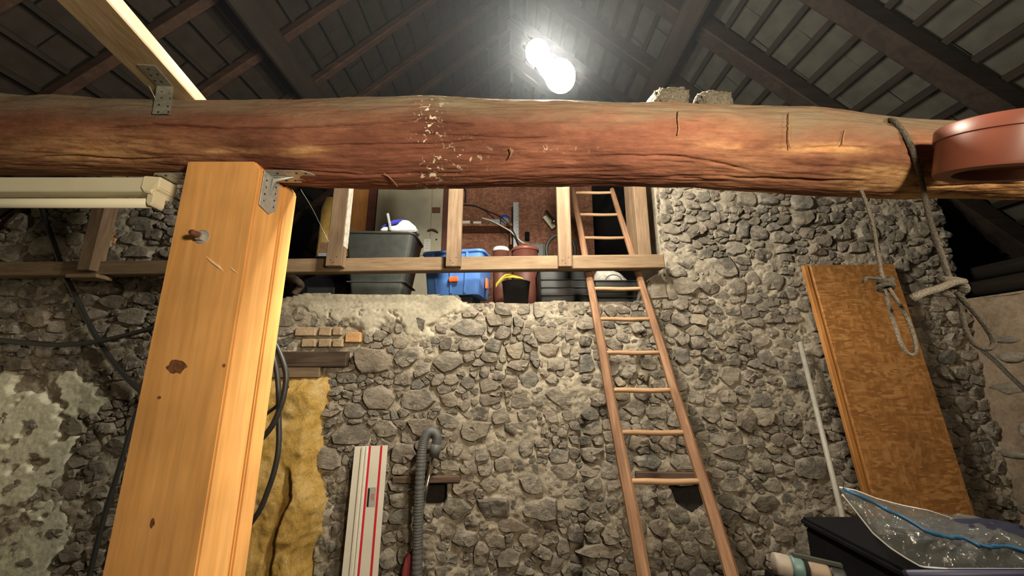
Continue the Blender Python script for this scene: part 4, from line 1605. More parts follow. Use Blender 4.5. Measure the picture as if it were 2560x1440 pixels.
hs = thing('suction_hose', 'grey corrugated hose with chrome tube and red grip hung on the wall', 'hose', tuple(P(1045, 1440, 2.84)))
path = smooth_path([P(1086, 1136, 2.87), P(1091, 1112, 2.86), P(1092, 1092, 2.855), P(1085, 1080, 2.85), P(1074, 1080, 2.845), P(1063, 1094, 2.84), P(1056, 1120, 2.835), P(1052, 1160, 2.83), P(1049, 1220, 2.83),
                    P(1046, 1300, 2.83), P(1044, 1380, 2.83), P(1042, 1460, 2.82), P(1040, 1640, 2.80)], 16)
dense = []
for i in range(len(path) - 1):
    L = (path[i + 1] - path[i]).length
    k = max(1, int(L / .006))
    dense += [path[i].lerp(path[i + 1], j / k) for j in range(k)]
m = MB()
m.tube(dense, [.0355 if (i % 3) else .0315 for i in range(len(dense))], 12)
m.build('hose', M['hose'], hs, True)
m = MB()
m.tube([P(1085, 1140, 2.872), P(1088, 1124, 2.866), P(1091, 1108, 2.86)], [.036, .041, .040], 12)
m.build('cuff', M['hose'], hs, True)
m = MB()
m.tube([P(1083, 1136, 2.90), P(1054, 1280, 2.905), P(1028, 1388, 2.91)], .0135, 10)
m.build('chrome_tube', M['chrome'], hs, True)
m = MB()
m.tube([P(1029, 1384, 2.90), P(1025, 1395, 2.90), P(1019, 1425, 2.90), P(1012, 1470, 2.90), P(1009, 1490, 2.90)], [.020, .031, .036, .034, .02], 12)
m.build('red_grip', M['red_handle'], hs, True)

WOOL = [(640, 946), (700, 950), (760, 944), (818, 944), (812, 990), (806, 1040), (799, 1100), (795, 1160), (792, 1200), (804, 1232), (813, 1262), (806, 1300), (792, 1342), (772, 1378), (766, 1440), (758, 1640),
        (560, 1640), (600, 1300), (620, 1100)]
c = .012
ux = np.arange(wall_xz(520, 1300)[0], wall_xz(840, 1300)[0], c)
uz = np.arange(0.0, wall_xz(800, 930)[1], c)
UX, UZ = np.meshgrid(ux, uz, indexing='ij')
upx, upy = np_proj(UX, 2.93, UZ)
dw = dist_poly(upx, upy, WOOL) + (fbm(UX * 18, UZ * 18, 151, 3) - .5) * 14
hgt = .11 * sstep(-2, 36, dw) - .10 * (1 - sstep(-8, -1, dw))
hgt += .05 * (fbm(UX * 5, UZ * 4, 152, 4) - .5) + .028 * (fbm(UX * 22, UZ * 18, 153, 4) - .5)
fold = np.interp(upy, [1150, 1200, 1240, 1290, 1340, 1420, 1640], [728, 738, 738, 712, 700, 690, 670])
fs_ = sstep(1150, 1190, upy)
hgt += .055 * fs_ * sstep(0, 14, upx - fold) * (1 - sstep(40, 90, upx - fold)) - .05 * fs_ * np.exp(-((upx - fold + 8) / 10) ** 2)
kp = (dw[:-1, :-1] > -9)
Vw, Fw = compact(np.stack([UX, 2.985 - hgt, UZ], -1).reshape(-1, 3), grid_faces(kp))
o = np_mesh('glass_wool', Vw, Fw, M['wool'])
tag(o, 'torn yellow glass wool batt stuffed in the walled-up doorway', 'insulation')

# ------------------------------------------------------------------ cables on the wall and behind the post
def cable(pts, wpx, label, mat='cable', cat='cable', Y=2.9, group=None, n=10):
    q = [P(p[0], p[1], p[2] if len(p) > 2 else Y) for p in pts]
    ym = sum(p.y for p in q) / len(q)
    m = MB()
    m.tube(smooth_path(q, n), wpx * ym / .98 / FPX / 2, 8)
    o = m.build('cable', M[mat], None, True)
    return tag(o, label, cat, group)


cable([(100, 500), (112, 545), (135, 610), (160, 680), (198, 760), (245, 850), (295, 920), (345, 972), (400, 1010)], 11, 'black cable slanting down the rubble wall from behind the lamp batten', Y=2.92)
cable([(-120, 835), (0, 850), (75, 858), (150, 862), (250, 853), (375, 822), (450, 800)], 12, 'black cable sagging almost level across the rubble wall left of the post', Y=2.86)
cable([(345, 1020), (322, 1090), (295, 1180), (262, 1285), (240, 1370), (222, 1450), (205, 1560)], 10, 'thin black cable hanging close along the left edge of the post', Y=2.55)
coil = thing('cable_coil', 'black cable coil hung behind the post, bulging out over the yellow wool', 'cable', tuple(P(640, 850, 1.8)))
for pts, wpx, Y_, nm in (([(560, 800), (640, 826), (680, 850), (702, 890), (715, 935), (712, 975), (702, 1015), (680, 1065), (645, 1105), (600, 1140), (520, 1130), (460, 1010), (480, 860), (560, 800)], 13, 1.75, 'loop'),
                         ([(560, 812), (640, 850), (675, 875), (690, 920), (696, 970), (697, 1040), (697, 1110), (690, 1160), (672, 1220), (640, 1290), (580, 1340), (480, 1280), (440, 1080), (480, 880), (560, 812)], 12, 1.79, 'loop'),
                         ([(720, 965), (705, 985), (695, 1010), (675, 1028), (650, 1042), (580, 1060)], 8, 1.83, 'cable_end')):
    m = MB()
    m.tube(smooth_path([P(x, y, Y_) for x, y in pts], 10), wpx * Y_ / .98 / FPX / 2, 8)
    m.build(nm, M['cable'], coil, True)
m = MB()
m.tube([P(548, 803, PYF + .22), P(556, 808, 1.70), P(560, 812, 1.86), P(560, 798, 1.88)], .008, 8)
m.build('hook', M['rust'], coil, True)
cable([(2452, 872, 2.3), (2490, 905, 2.3), (2530, 945, 2.3), (2600, 1010, 2.3)], 9, 'dark cord slanting down in front of the brown right-hand wall', Y=2.3, mat='rope', cat='cord')

# ------------------------------------------------------------------ ropes hanging from the log
def knot(m, c, r, R, axis=(0.2, 0, 1), turns=3):
    c = Vector(c)
    for i in range(turns):
        q = Vector((0, 0, 1)).rotation_difference(Vector((axis[0] + .5 * math.sin(2.1 * i), axis[1] + .5 * math.cos(1.7 * i), axis[2])).normalized())
        off = Vector((0, 0, (i - (turns - 1) / 2) * r * 1.5))
        m.tube([c + off + q @ Vector((R * math.cos(a), R * math.sin(a), 0)) for a in np.linspace(0, 2 * math.pi, 17)], r, 8)


r1 = thing('rope', 'grey rope hanging from the log with a narrow loop before the flake board', 'rope', tuple(P(2212, 705, 1.320)), 'looped ropes on the log')
m = MB()
zc, r_ = log_section(2165)
start = Vector((P(2150, 470, 1.32).x, 1.32, zc - r_ - .003))
m.tube(smooth_path([start + Vector((0, 0, .02)), P(2170, 520, 1.320), P(2186, 580, 1.320), P(2195, 640, 1.320), P(2204, 685, 1.320), P(2210, 705, 1.320)], 8), .0060, 8)
m.build('hanging_strand', M['rope_pale'], r1, True)
m = MB()
knot(m, P(2213, 708, 1.315), .0095, .019)
m.build('knot', M['rope'], r1, True)
m = MB()
m.tube(smooth_path([P(2212, 722, 1.320), P(2222, 760, 1.325), P(2238, 815, 1.325), P(2254, 860, 1.320), P(2272, 885, 1.315), P(2286, 884, 1.310), P(2290, 866, 1.305), P(2283, 835, 1.305), P(2265, 790, 1.305), P(2240, 748, 1.305), P(2222, 720, 1.310)], 8), .0060, 8)
m.build('loop', M['rope_pale'], r1, True)
m = MB()
m.tube(smooth_path([P(2206, 698, 1.310), P(2185, 696, 1.300), P(2165, 695, 1.225), P(2159, 708, 1.225)], 6), .0055, 8)
m.build('rope_end', M['rope'], r1, True)
r2 = thing('rope', 'dark rope thrown over the log, ending in a wide open loop', 'rope', tuple(P(2385, 712, 1.230)), 'looped ropes on the log')
m = MB()
zc, r_ = log_section(2230)
back = [Vector((P(2195, 300, LY).x, LY + .10, zc + r_ * .82)), Vector((P(2205, 300, LY).x, LY + .02, zc + r_ + .012))]
m.tube(smooth_path(back + [log_hit(2228, 300, .012), log_hit(2258, 330, .012), log_hit(2280, 372, .012), log_hit(2294, 415, .012), log_hit(2303, 452, .012), P(2314, 500, 1.215), P(2328, 560, 1.215), P(2348, 620, 1.215), P(2366, 675, 1.215), P(2376, 705, 1.215)], 8), .0085, 8)
m.build('hanging_strand', M['rope'], r2, True)
m = MB()
knot(m, P(2384, 712, 1.215), .011, .024, (.5, .1, .8))
m.build('knot', M['rope_pale'], r2, True)
m = MB()
m.tube(smooth_path([P(2408, 705, 1.190), P(2385, 706, 1.180), P(2345, 722, 1.170), P(2310, 732, 1.165), P(2279, 746, 1.160)], 6), [.0125] * 25, 8)
m.build('rope_end', M['rope_pale'], r2, True)
m = MB()
m.tube(smooth_path([P(2392, 730, 1.215), P(2420, 762, 1.215), P(2452, 800, 1.215), P(2478, 838, 1.215), P(2484, 862, 1.215), P(2470, 872, 1.215), P(2444, 866, 1.220), P(2420, 838, 1.230), P(2408, 800, 1.230), P(2402, 765, 1.230), P(2392, 735, 1.225)], 8), .0075, 8)
m.build('loop', M['rope'], r2, True)

# ------------------------------------------------------------------ terracotta pot held at the log's right end
pc = P(2522, 374, 1.03)
pt = thing('terracotta_pot', 'wide terracotta plastic pot hooked onto the right end of the log', 'pot', tuple(pc))
m = MB()
R1, R0, Hh = .166, .149, .148
axis = Vector((.10, -.34, 1)).normalized()
base = pc - axis * Hh / 2
m.lathe([(.001, .030), (R0 - .050, .030), (R0 - .042, .0), (R0, .0), (R0 + .003, .010), (R1 - .007, Hh - .042), (R1 - .001, Hh - .040), (R1 + .002, Hh - .004), (R1, Hh), (R1 - .010, Hh - .002), (R1 - .016, Hh - .05), (R0 - .01, .04), (.001, .038)], base, axis, 64)
m.build('pot_body', M['terracotta'], pt, True).data.set_sharp_from_angle(angle=.7)
m = MB()
hp = base + axis * (Hh * .6)
m.tube([hp + Vector((.02, .14, .0)), hp + Vector((.02, .20, .01)), hp + Vector((.02, LY - hp.y - .12, .02))], .006, 8)
m.build('hanging_pin', M['rust'], pt, True)

# ------------------------------------------------------------------ things in the loft opening
LF = 2.14


def tapered(name, mat, parent, c, top, bot, z0, z1, rot=0.0, rim=.012, bev=.02, wall_t=.006):
    """open tub: hollow tapered box with a rolled rim"""
    bm = bmesh.new()
    R = Euler((0, 0, rot)).to_matrix()
    lv = [(bot[0], bot[1], z0), (top[0], top[1], z1), (top[0] - 2 * wall_t, top[1] - 2 * wall_t, z1), (bot[0] - 2 * wall_t, bot[1] - 2 * wall_t, z0 + .01)]
    rings = []
    for (sx, sy, z) in lv:
        ring = []
        rr = min(sx, sy) * .12
        for (qx, qy, a0) in ((1, 1, 0), (-1, 1, 90), (-1, -1, 180), (1, -1, 270)):
            for k in range(4):
                a = math.radians(a0 + 30 * k)
                p = Vector((qx * (sx / 2 - rr) + rr * math.cos(a), qy * (sy / 2 - rr) + rr * math.sin(a), 0))
                p = R @ p
                ring.append(bm.verts.new((c[0] + p.x, c[1] + p.y, z)))
        rings.append(ring)
    n = len(rings[0])
    for a, b in zip(rings[:-1], rings[1:]):
        for k in range(n):
            bm.faces.new((a[k], a[(k + 1) % n], b[(k + 1) % n], b[k]))
    bm.faces.new(rings[0][::-1])
    bm.faces.new(rings[-1])
    bmesh.ops.recalc_face_normals(bm, faces=bm.faces[:])
    me = bpy.data.meshes.new(name)
    bm.to_mesh(me)
    bm.free()
    o = link(name, me, mat, parent, True)
    me.set_sharp_from_angle(angle=.5)
    m = MB()
    q = []
    sx, sy = top
    rr = min(sx, sy) * .12
    for (qx, qy, a0) in ((1, 1, 0), (-1, 1, 90), (-1, -1, 180), (1, -1, 270)):
        for k in range(5):
            a = math.radians(a0 + 22.5 * k)
            p = R @ Vector((qx * (sx / 2 - rr) + rr * math.cos(a), qy * (sy / 2 - rr) + rr * math.sin(a), 0))
            q.append(Vector((c[0] + p.x, c[1] + p.y, z1 - rim * .6)))
    q.append(q[0])
    m.tube(q, rim, 8, False)
    r = m.build('rim', mat, parent, True)
    return o, r


def world_w(px, py, Y):
    return px * Y / ratio(py)[1] / FPX


# tall black tub with the white kitchen gadget on it
y0 = 3.16
tz = P(960, 580, y0).z
c1 = P(945, 600, y0)
t = thing('black_tub', 'large tapered black storage tub behind the rail, beside the blue one', 'tub', (c1.x, y0 + .2, LF))
wt, wb = world_w(172, 590, y0), world_w(124, 735, y0)
tapered('tub_body', M['tub_black'], t, (c1.x + .0, y0 + .20), (wt, .42), (wb, .32), LF + .03, tz, 0.03, .014)
zb1 = P(0, 704, y0).z
m = MB()
m.box((c1.x, y0 + .205, zb1 + .004), (wt * .845, .375, .012), Euler((0, 0, .03)).to_matrix())
m.build('tub_ledge', M['tub_black'], t, False, .004)
m = MB()
m.box((c1.x, y0 + .2, LF + .016), (wb * .9, .28, .03))
m.build('tub_foot', M['tub_black'], t)
g0 = P(1000, 578, y0 + .07)
t = thing('spray_jug', 'white and blue plastic jug with grey lever lying on the black tub', 'jug', (g0.x, g0.y, tz + .005))
s = lambda px: world_w(px, 570, y0 + .14)
m = MB()
m.prism([(g0.x - s(44), g0.y - .06, tz + 0.012), (g0.x + s(46), g0.y - .06, tz + 0.012), (g0.x + s(40), g0.y - .06, tz + 0.065), (g0.x + s(22), g0.y - .06, tz + 0.123), (g0.x + s(6), g0.y - .06, tz + 0.123), (g0.x - s(4), g0.y - .06, tz + 0.072), (g0.x - s(40), g0.y - .06, tz + 0.051)], (0, .14, 0))
m.build('jug_body', M['white_p'], t, False, .010, 2)
m = MB()
m.prism([(g0.x - s(46), g0.y - .05, tz + 0.054), (g0.x - s(30), g0.y - .05, tz + 0.096), (g0.x - s(14), g0.y - .05, tz + 0.128), (g0.x + s(10), g0.y - .05, tz + 0.141), (g0.x + s(10), g0.y - .05, tz + 0.099), (g0.x - s(12), g0.y - .05, tz + 0.090), (g0.x - s(30), g0.y - .05, tz + 0.065)], (0, .10, 0))
m.build('blue_handle', M['royal'], t, False, .008, 2)
m = MB()
m.bar((g0.x - s(27), g0.y - .07, tz + 0.181), (g0.x - s(16), g0.y - .07, tz + 0.014), .022, .02, (0, 1, 0))
m.build('grey_lever', M['grey_p'], t, False, .004)

# blue tub
y0 = 3.10
bz1, bz0 = P(0, 628, y0 + .03).z, P(0, 735, y0).z + .0
cb = P(1138, 660, y0)
t = thing('blue_tub', 'bright blue plastic tub with ribs and orange clips behind the rail', 'tub', (cb.x, y0 + .2, LF))
ang = -.20
wt, wb = world_w(150, 630, y0) * 1.0, world_w(126, 735, y0)
cen = (cb.x + .005, y0 + .215)
tapered('tub_body', M['blue'], t, cen, (wt + .03, .40), (wb + .045, .34), bz0, bz1, ang, .016)
R = Euler((0, 0, ang)).to_matrix()
for fx in (-.32, -.02, .27):
    m = MB()
    top = Vector(cen + (0,)) + R @ Vector((fx * wt, -.205, 0))
    bot = Vector(cen + (0,)) + R @ Vector((fx * wb, -.172, 0))
    m.bar((bot.x, bot.y, bz0 + .012), (top.x, top.y, bz1 - .02), .022, .018, (0, 1, 0))
    m.build('rib', M['blue'], t, False, .004)
for fx, fy in ((.05, -.215), (.53, .02)):
    m = MB()
    q = Vector(cen + (0,)) + R @ Vector((fx * wt, fy, 0))
    if fx < .5:
        m.box((q.x, q.y + .012, bz1 - .262), (.085, .02, .05), R)
    else:
        m.box((q.x - .014, q.y - .05, bz1 - .275), (.02, .05, .10), R)
    m.build('clip', M['orange_p'], t, False, .006)
m = MB()
m.box((cen[0], cen[1], (bz0 + LF) / 2), (wb * .8, .26, bz0 - LF - .004), R)
o = m.build('black_tray', M['black'], None, False, .01)
tag(o, 'low black tray under the blue tub', 'tray')

# bucket, cloth, crates, sack
y0 = 3.22
cbk = P(1290, 730, y0 + .12)
bt = P(0, 699, y0).z
t = thing('black_bucket', 'small black bucket under the rail with a yellow cloth over its edge', 'bucket', (cbk.x, cbk.y, LF))
rb = world_w(35, 720, y0 + .1)
m = MB()
m.lathe([(.001, LF + .004), (rb * .82, LF + .004), (rb, bt), (rb + .006, bt), (rb - .004, bt + .002), (rb * .80, LF + .012), (.001, LF + .012)], (cbk.x, cbk.y, 0), (0, 0, 1), 28)
m.build('bucket_body', M['black'], t, True)
cl = MB()
nn = 14
vs, fs = [], []
for i in range(nn + 1):
    for j in range(7):
        u, v = i / nn, j / 6
        x = P(1238 + 70 * u, 700, y0).x
        arch = math.sin(math.pi * (0.25 + .75 * u)) * .04
        z = bt + .012 + arch - v * (.016 + .022 * (1 - u)) - .05 * max(0, .35 - u) / .35
        yy = cbk.y - rb * math.sqrt(max(0, 1 - ((x - cbk.x) / (rb * 1.35)) ** 2)) * .95 - .012 + .008 * math.sin(9 * u + 5 * v)
        vs.append((x, yy + v * .012, z))
for i in range(nn):
    for j in range(6):
        a = i * 7 + j
        fs.append((a, a + 1, a + 8, a + 7))
n0 = len(vs)
vs += [(x, y + .008, z) for (x, y, z) in vs]
fs += [tuple(q + n0 for q in f)[::-1] for f in fs]
cl.add(vs, fs)
o = cl.build('yellow_cloth', M['yellow'], None, True)
tag(o, 'crumpled yellow cloth hanging over the small black bucket', 'cloth')

for nm, px, yy, wpx, ztop, lidm, lab_ in (('lidded_bucket', 1252, 3.72, 40, 624, 'white_p', 'brown bucket with a pale lid behind the rail'), ('lidded_bucket', 1313, 3.66, 66, 625, 'terracotta', 'wider brown bucket with a terracotta-coloured lid behind the rail')):
    c = P(px, 660, yy)
    zt_ = P(0, ztop, yy).z
    rr = world_w(wpx / 2, 640, yy)
    t = thing(nm, lab_, 'bucket', (c.x, yy, LF))
    m = MB()
    m.lathe([(.001, LF + .002), (rr * .9, LF + .002), (rr * .97, zt_ - .01), (.001, zt_ - .01)], (c.x, yy, 0), (0, 0, 1), 24)
    m.build('bucket_body', M['maroon'], t, True)
    m = MB()
    m.lathe([(rr * .98, zt_ - .028), (rr * 1.04, zt_ - .026), (rr * 1.05, zt_), (rr * .85, zt_ + .018), (.001, zt_ + .022)], (c.x, yy, 0), (0, 0, 1), 24)
    m.build('lid', M[lidm], t, True)

for (x0p, x1p, yy, ztop, lab_) in ((1346, 1478, 3.30, 676, 'black slatted crate under the rail, left of the ladder'), (1484, 1606, 3.24, 701, 'black crate with wire handle seen through the ladder')):
    xa, xb = P(x0p, 720, yy).x, P(x1p, 720, yy).x
    z1 = P(0, ztop, yy).z
    t = thing('black_crate', lab_, 'crate', ((xa + xb) / 2, yy + .17, LF))
    tapered('crate_body', M['black'], t, ((xa + xb) / 2, yy + .17), (xb - xa, .34), ((xb - xa) * .95, .32), LF + .004, z1, 0, .008)
    for k in range(4):
        m = MB()
        z = LF + .04 + k * (z1 - LF - .05) / 4
        m.box(((xa + xb) / 2, yy + .0 - .004 + .003 * k * 0, z), ((xb - xa) * .9, .014, .016))
        m.build('slat', M['black'], t, False, .003)
    if x0p == 1484:
        m = MB()
        zz = z1
        xc = P(1535, 700, yy).x
        rr = world_w(20, 700, yy)
        m.tube([(xc + rr * math.cos(a), yy + .01, zz + rr * .75 * math.sin(a)) for a in np.linspace(0, math.pi, 15)], .004, 6)
        m.build('wire_handle', M['cable'], t, True)
c = P(1540, 690, 3.50)
bm = bmesh.new()
bmesh.ops.create_icosphere(bm, subdivisions=4, radius=1)
for v in bm.verts:
    q = v.co
    f = 1 + .5 * (float(fbm(q.x * 2.2 + 3, q.y * 2 + q.z * 2.6, 171, 3)) - .5) + .22 * (float(fbm(q.x * 6 + 3, q.y * 5 + q.z * 6, 172, 2)) - .5)
    v.co = Vector((q.x * .205 * f, q.y * .14 * f, q.z * .245 * f))
me = bpy.data.meshes.new('pale_sack')
bm.to_mesh(me)
bm.free()
o = link('pale_sack', me, M['sack'], None, True)
o.location = (c.x, 3.76, LF + .23)
tag(o, 'crumpled pale sack behind the black crate at the ladder', 'sack')

# left part of the loft: dark cabinet, card box, bag, rolled wool
y0 = 3.95
xa, xb = P(790, 640, y0).x, P(868, 640, y0).x
zt_ = P(0, 640, y0).z
t = thing('dark_cabinet', 'low dark cabinet in the shade left of the black tub', 'cabinet', ((xa + xb) / 2, y0 + .2, LF))
m = MB()
m.box(((xa + xb) / 2, y0 + .2, (LF + zt_) / 2), (xb - xa, .4, zt_ - LF))
m.build('cabinet_carcass', M['dark_case'], t, False, .006)
m = MB()
m.box(((xa + xb) / 2, y0 - .004, (LF + zt_) / 2), ((xb - xa) * .9, .012, (zt_ - LF) * .9))
m.build('door', M['black'], t, False, .003)
m = MB()
x0_, x1_ = P(794, 620, y0 - .0).x, P(824, 620, y0 - .0).x
zc_, zd_ = P(0, 603, y0).z, P(0, 631, y0).z
m.box(((x0_ + x1_) / 2, y0 + .16, (zc_ + zt_ + .05) / 2), (x1_ - x0_, .24, zc_ - zt_ - .05))
o = m.build('card_box', M['card'], None, False, .004)
tag(o, 'small brown cardboard box stacked on a pale board at the loft edge', 'box')
m = MB()
m.box(((x0_ + x1_) / 2 + .02, y0 + .17, zt_ + .024), (x1_ - x0_ + .05, .28, .046))
o = m.build('pale_board', M['grey_p'], None, False, .004)
tag(o, 'pale offcut board under the small cardboard box', 'board')
m = MB()
c = P(826, 560, 4.5)
pts = []
m.lathe([(.001, 0), (.13, .0), (.14, .3), (.125, 1.0), (.13, 1.45), (.10, 1.62), (.02, 1.60), (.001, 1.55)], (c.x, 4.5, LF + .004), (0, 0, 1), 20)
o = m.build('wool_roll', M['wool'], None, True)
tag(o, 'rolled strip of yellowish glass wool standing in the dark loft', 'roll')
y0 = 3.40
xa, xb = P(742, 710, y0).x, P(882, 710, y0).x
zt_ = P(0, 689, y0).z
t = thing('black_holdall', 'flat black bag lying under the rail left of the black tub', 'bag', ((xa + xb) / 2, y0 + .15, LF))
m = MB()
m.prism([(xa, y0, LF + .004), (xb, y0, LF + .004), (xb - .02, y0, zt_ - .03), (xb - .12, y0, zt_), (xa + .12, y0, zt_ - .005), (xa + .02, y0, zt_ - .05)], (0, .3, 0))
m.build('bag_body', M['dark_case'], t, False, .03, 3)
m = MB()
m.box(((xa + xb) / 2 - .03, y0 - .004, (LF + zt_) / 2 + .01), (.26, .012, .07))
m.build('bag_pocket', M['black'], t, False, .004)
m = MB()
m.tube(smooth_path([Vector((xa + .1, y0 + .1, zt_ - .01)), Vector((xa + .18, y0 + .08, zt_ + .05)), Vector((xa + .3, y0 + .08, zt_ + .05)), Vector((xb - .1, y0 + .1, zt_ - .005))], 6), .010, 6)
m.build('bag_strap', M['black'], t, True)
m = MB()
c = P(722, 700, 3.3)
m.tube(smooth_path([P(696, 690, 3.3), P(716, 691, 3.28), P(735, 698, 3.28), P(748, 706, 3.30), P(752, 716, 3.36), P(735, 735, 3.36)], 6), [.02] * 5 + [.035] * 10 + [.03] * 16, 8)
o = m.build('bent_offcut', M['lintel_wood'], None, True)
tag(o, 'curved brown offcut lying on the loft edge next to the post', 'offcut')

# cream door, boards beside it, all standing at the back of the loft
Y = 4.92
dr = thing('cream_door', 'old cream panelled door with iron latch at the back of the loft', 'door', tuple(P(1018, 600, Y)))
xa, xb = P(938, 560, Y).x, P(1105, 560, Y).x
z0, z1 = LF + .004, P(0, 400, Y).z
zm = P(0, 588, Y).z
sw = .14
zt_ = z1


def dbox(name, x0, x1, za, zb, y, th, mat, parent=dr, bev=.004):
    m = MB()
    m.box(((x0 + x1) / 2, y + th / 2, (za + zb) / 2), (x1 - x0, th, zb - za))
    return m.build(name, mat, parent, False, bev)


dbox('stile', xa, xa + sw, z0, z1, Y, .035, M['door_paint'])
dbox('stile', xb - sw * 1.15, xb, z0, z1, Y, .035, M['door_paint'])
dbox('cross_rail', xa + sw, xb - sw * 1.15, z1 - .14, z1, Y, .035, M['door_paint'])
dbox('cross_rail', xa + sw, xb - sw * 1.15, zm - .30, zm - .12, Y, .035, M['door_paint'])
dbox('cross_rail', xa + sw, xb - sw * 1.15, z0, z0 + .2, Y, .035, M['door_paint'])
dbox('panel', xa + sw, xb - sw * 1.15, zm - .12, z1 - .14, Y + .014, .012, M['door_paint'])
dbox('panel', xa + sw, xb - sw * 1.15, z0 + .2, zm - .30, Y + .014, .012, M['door_paint'])
lx = P(1092, 526, Y).x
dbox('latch', lx - .065, lx + .05, P(0, 533, Y).z, P(0, 519, Y).z, Y - .014, .014, M['rust'])
hx, hz_ = P(1092, 582, Y).x, P(0, 580, Y).z
m = MB()
m.tube(smooth_path([Vector((hx - .11, Y - .05, hz_ + .012)), Vector((hx - .05, Y - .055, hz_ + .018)), Vector((hx, Y - .05, hz_)), Vector((hx + .012, Y - .0, hz_ - .012))], 6), .012, 8)
m.build('handle', M['rust'], dr, True)
m = MB()
m.lathe([(0, 0), (.014, 0), (.014, .004), (0, .004)], P(1091, 599, Y), (0, -1, 0), 12)
m.build('keyhole', M['zinc_dark'], dr)
pn = dbox('notice', P(1060, 610, Y).x, P(1076, 610, Y).x, P(0, 628, Y).z, P(0, 598, Y).z, Y - .003, .002, M['paper'], bev=0)
for k in range(4):
    zz = P(0, 602 + k * 6, Y).z
    dbox('printed_line', P(1063, 610, Y).x, P(1073 - (k % 2) * 3, 610, Y).x, zz - .008, zz, Y - .0038, .0006, M['grey_p'], pn, 0)
for (xa_, xb_, mk, nm, lab_, off) in ((872, 917, 'orange_board', 'orange_board', 'orange veneered board standing left of the cream door', .02), (917, 936, 'maroon', 'maroon_post', 'dark red timber post between orange board and cream door', 0), (1106, 1122, 'maroon', 'maroon_post', 'dark red timber post between cream door and flake board wall', 0)):
    m = MB()
    m.box(((P(xa_, 540, Y).x + P(xb_, 540, Y).x) / 2, Y + .03 + off, (LF + .004 + z1 + .1) / 2), (P(xb_, 540, Y).x - P(xa_, 540, Y).x, .05, z1 + .1 - LF - .004))
    o = m.build(nm, M[mk], None, False, .005)
    tag(o, lab_, 'board' if 'board' in nm else 'post')

# shelf and the bits on the flake board wall
Y = 4.985
ys = 4.72
t = thing('wall_shelf', 'brown shelf on the reddish flake board wall of the loft', 'shelf', tuple(P(1210, 560, 4.85)))
m = MB()
sx0, sx1 = P(1130, 560, ys).x, P(1281, 566, ys).x
sz1 = P(0, 558, ys).z
m.box(((sx0 + sx1) / 2, (ys + 5.0) / 2, sz1 - .02), (sx1 - sx0, 5.0 - ys, .035))
m.build('shelf_board', M['osb_loft'], t, False, .004)
m = MB()
m.box((sx1 - .02, (ys + 5.0) / 2 + .03, sz1 - .16), (.03, .2, .24))
m.build('shelf_side', M['card'], t, False, .003)
for (x0p, x1p, hp, mk, lab_) in ((1153, 1175, 11, 'white_p', 'small white packet at the left end of the loft shelf'), (1183, 1203, 9, 'white_p', 'small low white packet second along the loft shelf'), (1224, 1250, 15, 'grey_p', 'pale grey box on the loft shelf beside the violet jar')):
    x0_, x1_ = P(x0p, 550, ys + .05).x, P(x1p, 550, ys + .05).x
    hh = world_w(hp, 550, ys)
    m = MB()
    m.box(((x0_ + x1_) / 2, ys + .10, sz1 + hh / 2), (x1_ - x0_, .10, hh))
    o = m.build('packet', M[mk], None, False, .004)
    tag(o, lab_, 'packet')
c = P(1262, 548, ys + .1)
t = thing('jar', 'small grey jar with a violet-blue lid on the loft shelf', 'jar', (c.x, ys + .1, sz1))
rr = world_w(11, 550, ys)
m = MB()
m.lathe([(.001, 0), (rr, .0), (rr, rr * 1.7), (.001, rr * 1.7)], (c.x, ys + .1, sz1), (0, 0, 1), 18)
m.build('jar_body', M['grey_p'], t, True)
m = MB()
m.lathe([(rr * 1.08, rr * 1.7), (rr * 1.08, rr * 2.2), (rr * .7, rr * 2.5), (.001, rr * 2.55)], (c.x, ys + .1, sz1), (0, 0, 1), 18)
m.build('lid', M['royal'], t, True)
m = MB()
xa, xb = P(1283, 560, 4.66).x, P(1297, 560, 4.66).x
zt_ = P(0, 503, 4.66).z
m.box(((xa + xb) / 2, 4.70, (LF + .004 + zt_) / 2), (xb - xa, .03, zt_ - LF - .004))
t = m.build('spirit_level', M['grey_p'], None, False, .004)
tag(t, 'grey metal straight edge standing on end before the flake board wall', 'level')
for k in range(9):
    mm = MB()
    zz = P(0, 512 + k * 9, 4.66).z
    mm.box((xb - .018, 4.684, zz), (.018, .001, .006))
    mm.build('scale_mark', M['cable'], t)
cp = P(1376, 545, 4.9)
t = thing('clamp_lamp', 'chrome clamp lamp fixed slantwise to the flake board wall', 'lamp', tuple(cp))
m = MB()
ax = Vector((.55, -.1, -.8)).normalized()
m.lathe([(.001, 0), (.035, .0), (.035, .17), (.05, .18), (.05, .22), (.001, .22)], cp - ax * .11 + Vector((0, -.02, 0)), ax, 16)
m.build('lamp_body', M['chrome'], t, True)
m = MB()
m.bar(cp + Vector((-.08, .03, .04)), cp + Vector((.05, .03, -.14)), .07, .03, (0, 1, 0))
m.build('clamp_plate', M['cream'], t, False, .004)


def wire(pts, r, label, mat, cat='wire'):
    m = MB()
    m.tube(smooth_path([P(*p) for p in pts], 8), r, 6)
    o = m.build('wire', M[mat], None, True)
    tag(o, label, cat)


